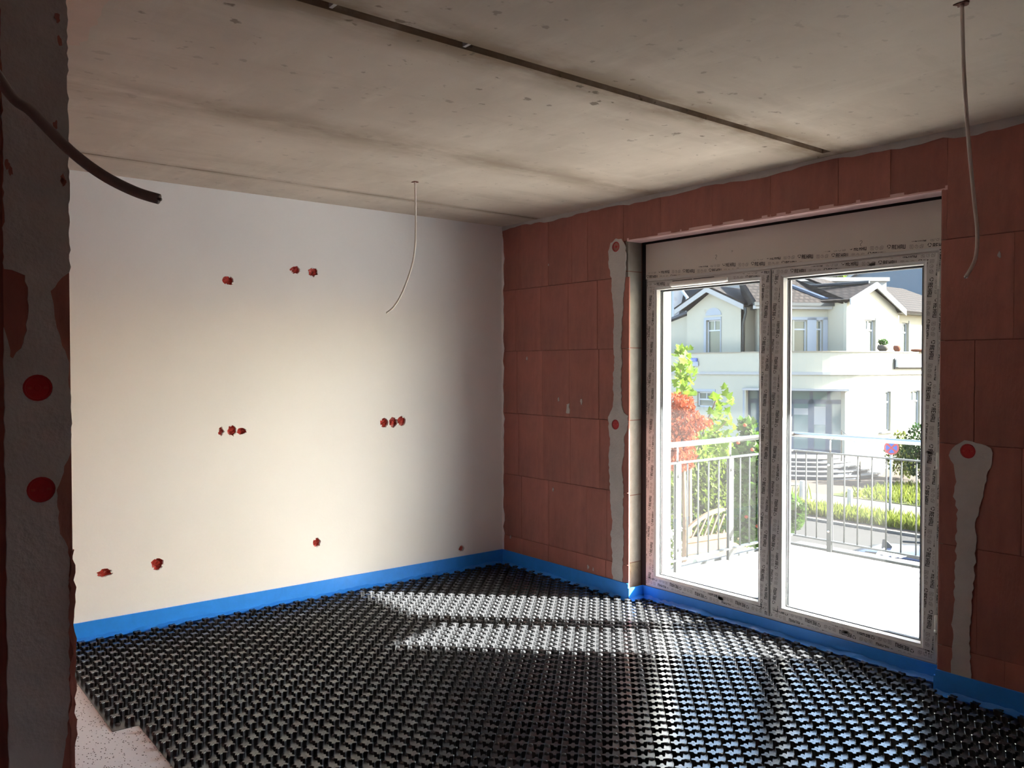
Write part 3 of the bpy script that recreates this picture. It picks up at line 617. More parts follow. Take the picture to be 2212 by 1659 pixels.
for k in range(3):
    a0 = math.radians(90+120*k)+.16
    for j in range(4):
        a, b = a0+j*.43, a0+(j+1)*.43; cx, cy, r0, r1 = .011, .0145, .0078-.0008*j, .0100
        BOLD.append([(cx+r0*math.cos(a), cy+r0*math.sin(a)), (cx+r1*math.cos(a), cy+r1*math.sin(a)), (cx+r1*math.cos(b), cy+r1*math.sin(b)), (cx+r0*math.cos(b), cy+r0*math.sin(b))])
def outl(pts, w_=.0014, closed=True):
    r = []
    for i in range(len(pts) if closed else len(pts)-1):
        a, b = Vector(pts[i]), Vector(pts[(i+1) % len(pts)]); n_ = Vector((-(b-a).y, (b-a).x)).normalized()*w_/2
        r.append([tuple(a+n_), tuple(a-n_), tuple(b-n_), tuple(b+n_)])
    return r
ic = .118
THIN += outl(rc(ic, ic+.016, 0, .018))+outl([(ic+.003, .013), (ic+.013, .013)], closed=False)+outl([(ic+.008, .013), (ic+.008, .004)], closed=False)+outl([(ic+.003, .008), (ic+.013, .004)], closed=False)
THIN += outl([(ic+.033+.0085*math.cos(k*math.pi/4), .009+.0085*math.sin(k*math.pi/4)) for k in range(8)])+outl([(ic+.033, .016), (ic+.033, .008), (ic+.038, .011)], closed=False)
THIN += outl(rc(ic+.050, ic+.062, .001, .013))+outl([(ic+.054, .014), (ic+.057, .019), (ic+.068, .017), (ic+.066, .004), (ic+.063, .003)], closed=False)+outl([(ic+.052, .004), (ic+.060, .009)], closed=False)
PERIOD, ROW, TILT = .205, .033, math.radians(4.2)
def clip(poly, ax, lim, keep_less):
    out = []
    for i in range(len(poly)):
        a, b = poly[i], poly[(i+1) % len(poly)]; ia = (a[ax] <= lim) == keep_less or a[ax] == lim; ib = (b[ax] <= lim) == keep_less or b[ax] == lim
        if ia: out.append(a)
        if ia != ib:
            t = (lim-a[ax])/(b[ax]-a[ax]); out.append((a[0]+(b[0]-a[0])*t, a[1]+(b[1]-a[1])*t))
    return out
def printed(par, org, ud, vd, L, W_, seed, y, skip=()):
    """prints the film pattern on a bar: org (x,z), ud/vd unit (x,z), L long, W_ wide"""
    rn = random.Random(seed); off = rn.uniform(0, PERIOD); voff = rn.uniform(0, ROW)
    c, s_ = math.cos(TILT), math.sin(TILT)
    for nm, polys, m in (('film_print', BOLD, 'print'), ('film_pictograms', THIN, 'print_thin')):
        mb = MB()
        for rw in range(-int(L*math.tan(TILT)/ROW)-2, int(W_/ROW)+int(L*math.tan(TILT)/ROW)+3):
            for k in range(-2, int(L/PERIOD)+3):
                ou, ov = off+k*PERIOD+(rw % 2)*PERIOD*.5, voff+rw*ROW
                for p in polys:
                    q = []
                    for a, b in p:
                        u0, v0 = ou+a, ov+b; q.append((u0*c+v0*s_*0, v0-u0*s_))
                    if max(t[1] for t in q) < .003 or min(t[1] for t in q) > W_-.003 or max(t[0] for t in q) < 0 or min(t[0] for t in q) > L: continue
                    if any(a_ < (q[0][0]) < b_ for a_, b_ in skip): continue
                    for ax, lim, kl in ((1, .003, False), (1, W_-.003, True), (0, .002, False), (0, L-.002, True)):
                        q = clip(q, ax, lim, kl)
                        if len(q) < 3: break
                    if len(q) < 3: continue
                    P3 = [(org[0]+ud[0]*a+vd[0]*b, y, org[1]+ud[1]*a+vd[1]*b) for a, b in q]
                    ar = sum(P3[i][0]*P3[(i+1) % len(P3)][2]-P3[(i+1) % len(P3)][0]*P3[i][2] for i in range(len(P3)))
                    if ar < 0: P3.reverse()
                    mb.add(P3, [tuple(range(len(P3)))])
        if mb.v: mb.build(nm, m, par)['kind'] = 'stuff'
PYF = WY-.0006
for k, (s_, (x0, x1, z0, z1, w_, wb, wt)) in enumerate(((s1, d1), (s2, d2))):
    e = .012; ln = z1-z0
    printed(s_, (x0+.005, z1-wt+e), (1, 0), (0, 1), x1-x0-.01, wt-e-.004, 3+k*7, PYF, skip=((.17, .68),) if k == 0 else ())
    printed(s_, (x1-w_+e, z1-.03), (0, -1), (1, 0), ln-.06, w_-e-.004, 4+k*7, PYF)
    printed(s_, (x1-.005, z0+wb-e), (-1, 0), (0, -1), x1-x0-.01, wb-e-.004, 5+k*7, PYF)
    printed(s_, (x0+w_-e, z0+.03), (0, 1), (-1, 0), ln-.06, w_-e-.004, 6+k*7, PYF)
printed(win, (FX0, FZ1+.001), (1, 0), (0, 1), FX1-FX0, .045, 31, WY-.0006)
printed(frame_face, (FX0+.014, FZ0), (0, 1), (-1, 0), FZ1-FZ0, .014, 33, WY+.0034)
printed(frame_face, (FX1-.014, FZ1), (0, -1), (1, 0), FZ1-FZ0, .014, 35, WY+.0034)
for k, (x, z_) in enumerate(((1.98, .135), (2.80, .132), (2.93, 2.085), (3.237, 1.13))):
    mb = MB()
    for j in range(9): mb.add([(x+dx+jit(.022), PYF-.0003, z_+jit(.012)) for dx in (0, .012, .014, .003)], [(0, 1, 2, 3)])
    mb.build('print_smear', 'smear', win)['kind'] = 'stuff'

# ---- hanging cables
def bez(pts, n=6):
    P = [Vector(p) for p in pts]; out = []
    for i in range(len(P)-1):
        a, b, c, d = P[max(i-1, 0)], P[i], P[i+1], P[min(i+2, len(P)-1)]
        for j in range(n):
            t = j/n; out.append(.5*((2*b)+(c-a)*t+(2*a-5*b+4*c-d)*t*t+(3*b-a-3*c+d)*t**3))
    return out+[P[-1]]
def cable(lb, pts, r, hole_=True, m='cable'):
    t = thing('ceiling_cable', lb, 'cable', 'power cables hanging from the ceiling'); p = bez(pts)
    MB().tube(p, r, 12).build('sheath', m, t, True)
    d = (p[-1]-p[-2]).normalized(); s_ = d.cross(Vector((0, 0, 1))).normalized()*r*.4
    mb = MB()
    for k in (-1, 0, 1): mb.tube([p[-1]-d*.003+s_*k, p[-1]+d*(.0025+.0015*k)+s_*k], r*.28, 6)
    mb.build('wire_core', 'copper', t)['kind'] = 'stuff'
    if hole_: mb = MB(); mb.prism(ragged((p[0].x, p[0].y), .022, 10, .4, 1, 1, 9), H-.0035, H+.002); mb.build('ceiling_grommet', 'joint', t)
    return seat(t)
cable('thick looking cable, darkened in colour as backlit, curving into view in front of the pillar', [(4.42, -4.28, H), (4.24, -4.12, 2.33), (4.13, -3.96, 2.0)]+[tuple(at_depth(a, b, .88)) for a, b in ((0, 172), (70, 243), (150, 324), (220, 377), (290, 413), (343, 430))], .0057, m='cable_backlit')
DC2 = 4.915
cable('thin pale cable hanging in front of the white wall', [tuple(at_depth(a, b, DC2)) for a, b in ((896.5, 392), (898, 480), (894, 555), (874, 620), (853, 660), (835, 676))], .0056)
DC3 = 2.508
cable('long pale cable hanging in front of the clay wall right of the window', [tuple(at_depth(a, b, DC3)) for a, b in ((2078, 8), (2082, 150), (2092, 300), (2104, 430), (2111, 500), (2107, 558), (2086, 599))], .0056)

# ================================================================== outside: balcony
DZ = -.06
sl_ = MB(); sl_.box(.80, 4.75, .43, 2.74, DZ-.30, DZ-.03)
deck = sl_.build('balcony_floor', 'conc_screed'); tag(deck, 'sunlit balcony floor of pale boards outside the window', 'balcony floor', kind='structure')
x = 1.961-.161*8
while x < 4.7:
    a, b = max(x, .80), min(x+.152, 4.74)
    if b-a > .03: MB().box(a, b, .66, 2.655, DZ-.026, DZ+jit(.0008)).build('deck_board', 'deck', deck)
    x += .161
for k in range(24): MB().box(.80+.165*k, .80+.165*k+.155, .44, .65, DZ-.028, DZ-.004).build('bounce_blocker', 'gasket', deck)  # unseen dark strips added by the facade to cut deck bounce on the ceiling
mb = MB(); mb.box(.80, 4.75, 2.66, 2.685, DZ-.03, DZ+.018); mb.build('edge_profile', 'galv', deck)
mb = MB(); mb.box(.775, .80, .43, 2.685, DZ-.03, DZ+.008); mb.build('edge_profile', 'galv', deck)
x = .70; k = 0
while x < 4.7: MB().box(x+.002, x+.103, 2.76, 3.05, DZ-.16, DZ-.045+jit(.002)).build('coping_tile', 'coping', deck); x += .105
# storey above: balcony slab that shades the upper window
mb = MB(); mb.prism([(-.6, .43), (4.42, .43), (4.06, 1.76), (-.6, 1.76)], 2.64, 2.82); up = mb.build('upper_balcony_slab', 'white_ext'); tag(up, 'white balcony slab of the storey above, outside the window', 'balcony slab', kind='structure')
# railing
rl = thing('balcony_railing', 'galvanised balcony railing with a polished steel handrail', 'railing')
RX, RY, HZ, MZ, BZ = .87, 2.65, .945, .80, .035
mb = MB(); mb.tube([(RX, .60, HZ), (RX, RY-.005, HZ)], .0215, 16); mb.tube([(RX-.005, RY, HZ), (4.65, RY, HZ)], .0215, 16)
mb.lathe([(.0, -.0215), (.0135, -.0168), (.0215, 0), (.0135, .0168), (0, .0215)], (RX, RY, HZ), 14); mb.build('handrail', 'steel', rl, True)
for z_, nm in ((MZ, 'mid_rail'), (BZ, 'bottom_rail')):
    mb = MB(); mb.box(RX-.02, RX+.02, .62, RY+.02, z_-.006, z_+.006); mb.box(RX+.02, 4.65, RY-.02, RY+.02, z_-.006, z_+.006); mb.build(nm, 'galv', rl)
lp = [1.063, 1.733]; rp = [1.235, 2.46, 3.6]
def post(nm, x, y, along_x):
    mb = MB()
    for s_ in (-1, 1):
        if along_x: mb.box(x-.022, x+.022, y+.010*s_-.004, y+.010*s_+.004, DZ-.12, MZ-.006)
        else: mb.box(x+.010*s_-.004, x+.010*s_+.004, y-.030, y+.030, DZ-.12, MZ-.006)
    mb.box(x-.006, x+.006, y-.006, y+.006, MZ-.05, MZ-.006)
    o = mb.build('post', 'galv', rl)
    MB().tube([(x, y, MZ), (x, y, HZ-.018)], .007, 8).build('handrail_pin', 'steel', rl, True)
    for z_ in (.08+.62, .08+.02+.02):
        d = Vector((0, -1, 0)) if along_x else Vector((1, 0, 0)); c = Vector((x, y, z_))+d*.020
        MB().tube([c-d*.008, c+d*.006], .012, 8).build('bolt', 'steel', o, True)
for y in lp: post('post', RX, y, False)
for x in rp: post('post', x, RY, True)
for x in (4.6,): post('post', x, RY, True)
for y in (.80, .93, 1.182, 1.315, 1.446, 1.579, 1.87, 2.0, 2.131, 2.262, 2.393, 2.524): MB().tube([(RX, y, BZ), (RX, y, MZ)], .0065, 8).build('baluster', 'galv', rl, True)
xs = [.90+.0, 1.002, 1.108, 1.368, 1.488, 1.613, 1.736, 1.861, 1.983]; xs += [2.105+.123*k for k in range(21)]
for x in xs:
    if all(abs(x-p_) > .05 for p_ in rp): MB().tube([(x, RY, BZ), (x, RY, MZ)], .0065, 8).build('baluster', 'galv', rl, True)
seat(rl)
def crumple(name, m, x0, x1, y0, y1, z0, amp, nx, ny, seed, t=.002):
    rn = random.Random(seed); vs = []
    for i in range(nx+1):
        for j in range(ny+1):
            e = 1 if 0 < i < nx and 0 < j < ny else .35
            vs.append((x0+(x1-x0)*i/nx+rn.uniform(-1, 1)*.3*(x1-x0)/nx, y0+(y1-y0)*j/ny+rn.uniform(-1, 1)*.3*(y1-y0)/ny, z0+abs(rn.gauss(0, amp))*e))
    return MB().add(vs, [(i*(ny+1)+j, (i+1)*(ny+1)+j, (i+1)*(ny+1)+j+1, i*(ny+1)+j+1) for i in range(nx) for j in range(ny)])
o = crumple('sheet', 'sheet', .56, .79, 1.15, 2.45, DZ-.10, .05, 6, 22, 4).build('plastic_sheet', 'sheet'); tag(o, 'crumpled pale plastic sheet along the left balcony edge', 'plastic sheet')
o = crumple('wrap', 'plastic', 1.62, 1.84, 2.70, 2.82, DZ+.03, .045, 8, 5, 6).build('plastic_wrap', 'plastic', None, True); tag(o, 'crumpled clear plastic wrap below the front balcony rail', 'plastic wrap')

# ================================================================== outside: street
G = -2.4
def ground(name, poly, z0, z1, m, lb, cat): o = MB().prism(poly, z0, z1).build(name, m); return tag(o, lb, cat, kind='structure')
ground('unseen_bounce_ground', [(-60, -20), (40, -20), (40, 12.2), (-60, 12.2)], G-.3, G-.06, 'bounce_gravel', 'unseen ground below the balcony, made pale to bounce light', 'ground')  # out of view; surface made pale to throw light up into the room
ground('street', [(-60, 12.2), (40, 12.2), (40, 15.55), (-60, 15.55)], G-.3, G-.06, 'asphalt', 'grey asphalt street in front of the cream house', 'street')
ground('kerb_stone', [(-60, 15.55), (40, 15.55), (40, 15.68), (-60, 15.68)], G-.3, G, 'kerb', 'pale kerb between street and verge', 'kerb')
ground('verge_ground', [(-60, 15.68), (40, 15.68), (40, 17.3), (-60, 17.3)], G-.3, G-.01, 'sand', 'sandy verge beside the street', 'verge')
ground('pavement', [(-60, 17.3), (40, 17.3), (40, 19.5), (-60, 19.5)], G-.3, G, 'walk', 'pale pavement behind the verge', 'pavement')
ground('forecourt', [(-60, 19.5), (40, 19.5), (40, 60), (-60, 60)], G-.3, G-.015, 'forecourt', 'tan asphalt forecourt before the house steps', 'forecourt')
ground('lawn_ground', [(-8.75, 19.55), (10, 19.55), (10, 24.5), (-8.0, 24.3), (-8.2, 23.2), (-8.75, 21.7)], G-.2, G+.01, 'soil', 'soil under the lawn right of the forecourt', 'ground')
for k, (x, y, lb) in enumerate(((-10.7, 20.8, 'round manhole cover near the pavement edge'), (-10.9, 23.1, 'round manhole cover closer to the house steps'))):
    o = MB().lathe([(.30, 0), (.30, .02), (.26, .025), (.05, .02)], (x, y, G-.014), 18).build('manhole_cover', 'walk'); tag(o, lb, 'manhole cover')
def blades(name, lb, area, n, h, seed):
    rn = random.Random(seed); mb = MB()
    for k in range(n):
        x, y = rn.uniform(area[0], area[1]), rn.uniform(area[2], area[3])
        hh = h*rn.uniform(.4, 1.2); a = rn.uniform(0, 6.28); dx, dy = .018*math.cos(a), .018*math.sin(a); lx, ly = rn.uniform(-.12, .12), rn.uniform(-.12, .12)
        mb.add([(x-dx, y-dy, G), (x+dx, y+dy, G), (x+lx*.4+dx*.6, y+ly*.4+dy*.6, G+hh*.6), (x+lx, y+ly, G+hh)], [(0, 1, 2), (0, 2, 3)])
    o = mb.build(name, 'grass'); tag(o, lb, 'grass', kind='stuff'); return o
blades('verge_grass', 'tall grass growing on the verge beside the street', (-8.5, 3, 15.95, 16.98), 9000, .30, 3)
blades('lawn_grass', 'yellowish lawn grass right of the forecourt', (-8.4, 3, 19.65, 23.6), 9000, .22, 4)
blades('kerbside_grass', 'grass on the verge left of the first bollard', (-16, -8.6, 16.0, 18.4), 3000, .42, 5)
for (x, y), lb in (((-8.45, 17.65), 'grey bollard in the verge nearer the house steps'), ((-6.72, 17.21), 'grey bollard in the verge next to the sign pole')):
    o = MB().lathe([(.075, 0), (.07, .5), (.066, .62), (.05, .64)], (x, y, G), 10).build('bollard', 'bollard'); tag(o, lb, 'bollard', 'bollards in the verge')
# no-stopping sign
t = thing('traffic_sign', 'round red and blue no stopping sign on a grey pole', 'sign'); sx, sy = -5.83, 17.64
top_ = on_y(1926, 967, sy); MB().tube([(sx, sy, G), (top_.x, sy, top_.z+.2)], .032, 10).build('pole', 'pole', t, True)
c = top_+Vector((.02, -.05, 0)); nrm = (CAM-c); nrm.z = 0; nrm.normalize(); uu = Vector((-nrm.y, nrm.x, 0))
def disc(mb, r0, r1, a0, a1, off, seg=28):
    vs = [c+nrm*off+uu*r*math.cos(a0+(a1-a0)*k/seg)+Vector((0, 0, r*math.sin(a0+(a1-a0)*k/seg))) for r in (r0, r1) for k in range(seg+1)]
    return mb.add(vs, [(k, seg+1+k, seg+2+k, k+1) for k in range(seg)])
plate = MB(); vs = [c+nrm*o_+uu*.185*math.cos(2*math.pi*k/28)+Vector((0, 0, .185*math.sin(2*math.pi*k/28))) for o_ in (.004, -.004) for k in range(28)]
plate.add(vs, [tuple(range(28)), tuple(range(55, 27, -1))]+[(k, 28+k, 28+(k+1) % 28, (k+1) % 28) for k in range(28)]); pb = plate.build('sign_plate', 'signred', t)
mb = MB()
for k in range(4):
    a = math.radians(90*k); sgm = []
    for j in range(9): b = a-.56+1.12*j/8; sgm.append(c+nrm*.007+uu*.138*math.cos(b)+Vector((0, 0, .138*math.sin(b))))
    ap = c+nrm*.007+uu*.028*math.cos(a)+Vector((0, 0, .028*math.sin(a))); mb.add([ap]+sgm, [tuple(range(10))])
mb.build('blue_field', 'signblue', pb); seat(t)
# parked car: only its roof rises into view
def car(lb, cx, cy, ang, m='car'):
    t = thing('parked_car', lb, 'car'); c_, s_ = math.cos(ang), math.sin(ang)
    g = lambda x, y, z_: (cx+x*c_-y*s_, cy+x*s_+y*c_, G-.06+z_)
    def loft(secs, name, mm, par):
        vs = []; n_ = len(secs[0][1])
        for x, pr_ in secs: vs += [g(x, y, z_) for y, z_ in pr_]
        fs = [(i*n_+k, i*n_+(k+1) % n_, (i+1)*n_+(k+1) % n_, (i+1)*n_+k) for i in range(len(secs)-1) for k in range(n_)]+[tuple(range(n_-1, -1, -1)), tuple((len(secs)-1)*n_+k for k in range(n_))]
        return MB().add(vs, fs).build(name, mm, par, True)
    def sec(w_, z0, z1): return [(-w_*.92, z0), (w_*.92, z0), (w_, z0+.2), (w_, z1-.15), (w_*.93, z1-.02), (w_*.5, z1), (-w_*.5, z1), (-w_*.93, z1-.02), (-w_, z1-.15), (-w_, z0+.2)]
    body = loft([(-2.2, sec(.66, .35, .72)), (-2.05, sec(.82, .22, .86)), (-1.2, sec(.88, .2, .95)), (0, sec(.89, .2, .97)), (1.0, sec(.89, .2, .99)), (1.9, sec(.86, .22, .98)), (2.15, sec(.74, .35, .85))], 'body', m, t)
    def top(w0, w1, z1): return [(-w0, .94), (w0, .94), (w1, z1-.10), (w1*.86, z1-.03), (w1*.5, z1), (-w1*.5, z1), (-w1*.86, z1-.03), (-w1, z1-.10)]
    loft([(-1.35, top(.74, .70, 1.0)), (-.55, top(.80, .66, 1.40)), (.1, top(.80, .66, 1.47)), (.9, top(.80, .65, 1.46)), (1.6, top(.78, .62, 1.38)), (2.02, top(.72, .60, 1.05))], 'cabin', 'car_glass', t)
    def rp_(w_, z1): return [(-w_*1.02, z1-.06), (w_*1.02, z1-.06), (w_*.96, z1-.005), (w_*.55, z1+.028), (-w_*.55, z1+.028), (-w_*.96, z1-.005)]
    roof = loft([(-.60, rp_(.58, 1.385)), (-.2, rp_(.62, 1.45)), (.3, rp_(.62, 1.475)), (.9, rp_(.61, 1.465)), (1.55, rp_(.58, 1.40)), (1.72, rp_(.55, 1.36))], 'roof', m, t)
    mb = MB().add([g(1.25, -.02, 1.45), g(1.25, .02, 1.45), g(1.43, .03, 1.44), g(1.43, -.03, 1.44), g(1.43, 0, 1.55), g(1.40, 0, 1.56)], [(0, 1, 5), (1, 2, 4, 5), (2, 3, 4), (3, 0, 5, 4), (0, 3, 2, 1)]); mb.build('antenna', 'rubber', roof)
    for s2_ in (-1, 1): MB().tube([g(-.4, s2_*.57, 1.42), g(-.3, s2_*.57, 1.47), (g(.8, s2_*.565, 1.50)), g(1.4, s2_*.55, 1.45)], .016, 6).build('roof_rail', 'rubber', roof, True)
    for x in (-1.35, 1.35):
        for s2_ in (-1, 1): MB().tube([g(x, s2_*.70, .31), g(x, s2_*.90, .31)], .31, 18).build('wheel', 'rubber', t)
    return seat(t)
car('dark car parked below the balcony, only its roof in view', .65, 7.5, math.radians(181))

# ================================================================== outside: plants
def leaf_shape(k):
    if k == 'maple':
        o = [(0, -.1), (.18, .0), (.50, -.05), (.34, .18), (.62, .42), (.32, .42), (.25, .60), (0, 1.0), (-.25, .60), (-.32, .42), (-.62, .42), (-.34, .18), (-.50, -.05), (-.18, .0)]
        return [(x, y, .10*abs(x)) for x, y in o], [tuple([0, i, i+1]) for i in range(1, 13)]
    return [(0, 0, 0), (.28, .45, .06), (0, 1, 0), (-.28, .45, .06)], [(0, 1, 2), (0, 2, 3)]
def foliage(par, name, m, blobs, n, size, kind, seed):
    """leaf cards on the shells of ellipsoids (cx,cy,cz,rx,ry,rz)"""
    blobs = [b if len(b) == 6 else (b[0], b[1], b[2], b[3], b[3], b[4]) for b in blobs]; rn = random.Random(seed); mb = MB(); lv, lf = leaf_shape(kind); tot = sum(b[3]*b[5] for b in blobs)
    for b in blobs:
        for k in range(int(n*b[3]*b[5]/tot)):
            v = Vector((rn.gauss(0, 1), rn.gauss(0, 1), rn.gauss(0, 1))).normalized()*(rn.random()**.35)
            c_ = Vector((b[0]+v.x*b[3], b[1]+v.y*b[4], b[2]+v.z*b[5])); s_ = size*rn.uniform(.6, 1.3)
            R_ = (Matrix.Rotation(rn.uniform(0, 6.28), 3, 'Z') @ Matrix.Rotation(rn.uniform(.2, 1.5), 3, 'X') @ Matrix.Rotation(rn.uniform(-.6, .6), 3, 'Y'))
            mb.add([c_+R_ @ (Vector(p)*s_) for p in lv], lf)
    o = mb.build(name, m, par); o['kind'] = 'stuff'; return o
def blob(px, py, D, rx, rz): p = at_depth(px, py, D); return (p.x, p.y, p.z, rx, rx, rz)
def stemline(par, pts, r0, r1): n_ = len(pts); return MB().tube(pts, [r0+(r1-r0)*i/(n_-1) for i in range(n_)], 7).build('trunk', 'bark', par, True)
# dense yew in the garden
t = thing('yew_shrub', 'tall dense yew shrub behind the left railing', 'shrub'); b0 = at_depth(1545, 1060, 14.0)
stemline(t, [(b0.x, b0.y, G-.02), (b0.x, b0.y, b0.z)], .10, .05)
foliage(t, 'foliage', 'yew', [blob(1500, 1010, 13.6, .62, .55), (b0.x, b0.y, b0.z, .85, .7), blob(1590, 1010, 14.2, .6, .55), blob(1500, 1130, 13.4, .75, .8), blob(1600, 1110, 14.4, .7, .7), (b0.x, b0.y, b0.z-1.1, .9, 1.1)], 9000, .085, 'leaf', 11)
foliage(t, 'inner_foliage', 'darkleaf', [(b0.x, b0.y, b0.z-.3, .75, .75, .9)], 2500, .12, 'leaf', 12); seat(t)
# red-leaved maple
t = thing('red_maple', 'orange red leaved maple at the left edge of the window view', 'shrub'); b0 = at_depth(1474, 905, 10.3)
stemline(t, [(b0.x, b0.y, G-.02), (b0.x+.05, b0.y, -.5), (b0.x, b0.y, b0.z)], .05, .02)
foliage(t, 'foliage', 'redleaf', [blob(1468, 880, 10.3, .20, .16), blob(1474, 915, 10.3, .26, .20), blob(1512, 918, 10.3, .16, .09), blob(1462, 950, 10.3, .27, .18), blob(1460, 990, 10.3, .27, .2)], 3600, .055, 'leaf', 13); seat(t)
# young green maple with single leaves
t = thing('young_maple', 'young green maple with large lobed leaves above the railing', 'tree'); rn = random.Random(5); lv, lf = leaf_shape('maple')
lme = MB().add([(x*.12, y*.12, z_*.12) for x, y, z_ in lv], lf).mesh('leaf', 'maple')
DM = 11.9; b0 = at_depth(1490, 1000, DM)
paths = [[at_depth(a, b, DM) for a, b in ((1490, 1000), (1478, 900), (1472, 830), (1468, 770))], [at_depth(a, b, DM) for a, b in ((1500, 1000), (1520, 930), (1540, 880), (1552, 852))], [at_depth(a, b, DM) for a, b in ((1505, 990), (1540, 940), (1570, 910))]]
stemline(t, [(b0.x, b0.y, G-.02), (b0.x, b0.y, b0.z)], .05, .03)
for p in paths: MB().tube(bez(p, 3), .012, 6).build('branch', 'bark', t, True)
spots = []
for k in range(95): spots.append((1474+rn.gauss(0, 9)+(4 if k % 3 else 0), rn.uniform(752, 856)))
for k in range(140): u_ = rn.random(); spots.append((1508+60*u_+rn.gauss(0, 13), 985-110*u_+rn.gauss(0, 20)))
for k in range(60): spots.append((rn.uniform(1505, 1590), rn.uniform(925, 1000)))
for a, b in spots:
    if a < 1452: a = 1452+rn.random()*12
    p = at_depth(a, b, DM+rn.uniform(-.4, .4)); o = link('leaf', lme, t); o.location = p; s_ = rn.uniform(.6, 1.15); o.scale = (s_,)*3; o.rotation_euler = (rn.uniform(.3, 1.9), rn.uniform(-.7, .7), rn.uniform(0, 6.28))
seat(t)
# climbing rose at the corner of the balcony
t = thing('climbing_rose', 'leafy climbing rose beyond the balcony corner', 'shrub'); b0 = at_depth(1650, 1060, 10.5)
stemline(t, [(b0.x, b0.y, G-.02), (b0.x, b0.y, b0.z)], .04, .02)
foliage(t, 'foliage', 'rose', [blob(1625, 985, 10.5, .26, .30), blob(1640, 1060, 10.5, .34, .4), blob(1690, 1115, 10.2, .28, .24), blob(1620, 1130, 10.8, .32, .35), blob(1715, 1110, 10.0, .12, .2), blob(1612, 925, 10.6, .12, .12)], 3000, .085, 'maple', 15)
for k, (a, b) in enumerate(((1609, 922), (1625, 975), (1612, 1120), (1636, 1140), (1594, 960), (1700, 1090))):
    p = at_depth(a, b, 10.1); MB().lathe([(.006, 0), (.026, .016), (.02, .034), (.006, .042)], p, 9).build('blossom', 'redleaf', t, True)
seat(t)
# hedge by the house
t = thing('round_hedge', 'rounded green hedge by the sunlit house wall', 'hedge'); 
foliage(t, 'foliage', 'hedge', [(-7.9, 24.3, -1.35, .85, .8, 1.05), (-7.0, 24.4, -1.4, .8, .8, 1.0)], 5000, .13, 'leaf', 17); MB().tube([(-7.7, 24.3, G-.02), (-7.7, 24.3, -1.4)], .05, 7).build('trunk', 'bark', t); seat(t)
t = thing('loose_shrub', 'loose yellow green shrub left of the sign pole', 'shrub'); foliage(t, 'foliage', 'grass', [(-9.3, 25.2, -1.6, .55, .5, .8), (-8.9, 25.0, -1.8, .4, .4, .6)], 1800, .12, 'leaf', 18); MB().tube([(-9.2, 25.2, G-.02), (-9.2, 25.2, -1.7)], .03, 7).build('trunk', 'bark', t); seat(t)
# wooden garden gate
t = thing('garden_gate', 'arched wooden garden fence panel among the shrubs', 'fence'); ga = at_depth(1484, 1150, 11.3); gb = at_depth(1612, 1130, 11.9)
U = Vector((gb.x-ga.x, gb.y-ga.y)).normalized(); N = (U.y, -U.x); P = (ga.x, ga.y); Lg = (Vector((gb.x, gb.y))-Vector(P)).length
zb = -.84
arc = [(Lg*k/12, zb+.06+.30*math.sin(math.pi*(.10+.74*k/12))) for k in range(13)]
for k in range(12): 
    a, b = arc[k], arc[k+1]; g = lambda u, n_, z_: (P[0]+U.x*u+N[0]*n_, P[1]+U.y*u+N[1]*n_, z_)
    MB().add([g(a[0], .02, a[1]), g(b[0], .02, b[1]), g(b[0], .02, b[1]+.055), g(a[0], .02, a[1]+.055), g(a[0], -.02, a[1]), g(b[0], -.02, b[1]), g(b[0], -.02, b[1]+.055), g(a[0], -.02, a[1]+.055)], [(0, 1, 2, 3), (7, 6, 5, 4), (0, 4, 5, 1), (3, 2, 6, 7), (0, 3, 7, 4), (1, 5, 6, 2)]).build('arch_piece', 'wood', t)
for k in range(9):
    u0 = .06+k*Lg*.105; zt = zb+.06+.30*math.sin(math.pi*(.10+.74*min(1, (u0+.16)/Lg)))
    MB().add([g(u0, .012, zb+.05), g(u0+.028, .012, zb+.05), g(u0+.19, .012, zt), g(u0+.162, .012, zt), g(u0, -.004, zb+.05), g(u0+.028, -.004, zb+.05), g(u0+.19, -.004, zt), g(u0+.162, -.004, zt)], [(0, 1, 2, 3), (7, 6, 5, 4), (0, 4, 5, 1), (1, 5, 6, 2), (2, 6, 7, 3), (3, 7, 4, 0)]).build('trellis_slat', 'wood', t)
for k in range(7): MB().obox(P, U, N, 0, Lg, -.012, .012, zb-.185*(k+1)+.02, zb-.185*k+.01).build('fence_board', 'wood', t)
MB().obox(P, U, N, -.02, Lg+.02, -.03, .03, zb+.0, zb+.06).build('cap_rail', 'wood', t)
for u0 in (0, Lg-.07): MB().obox(P, U, N, u0, u0+.07, -.035, -.012, G-.02, zb+.2).build('gate_post', 'wood', t)
seat(t)

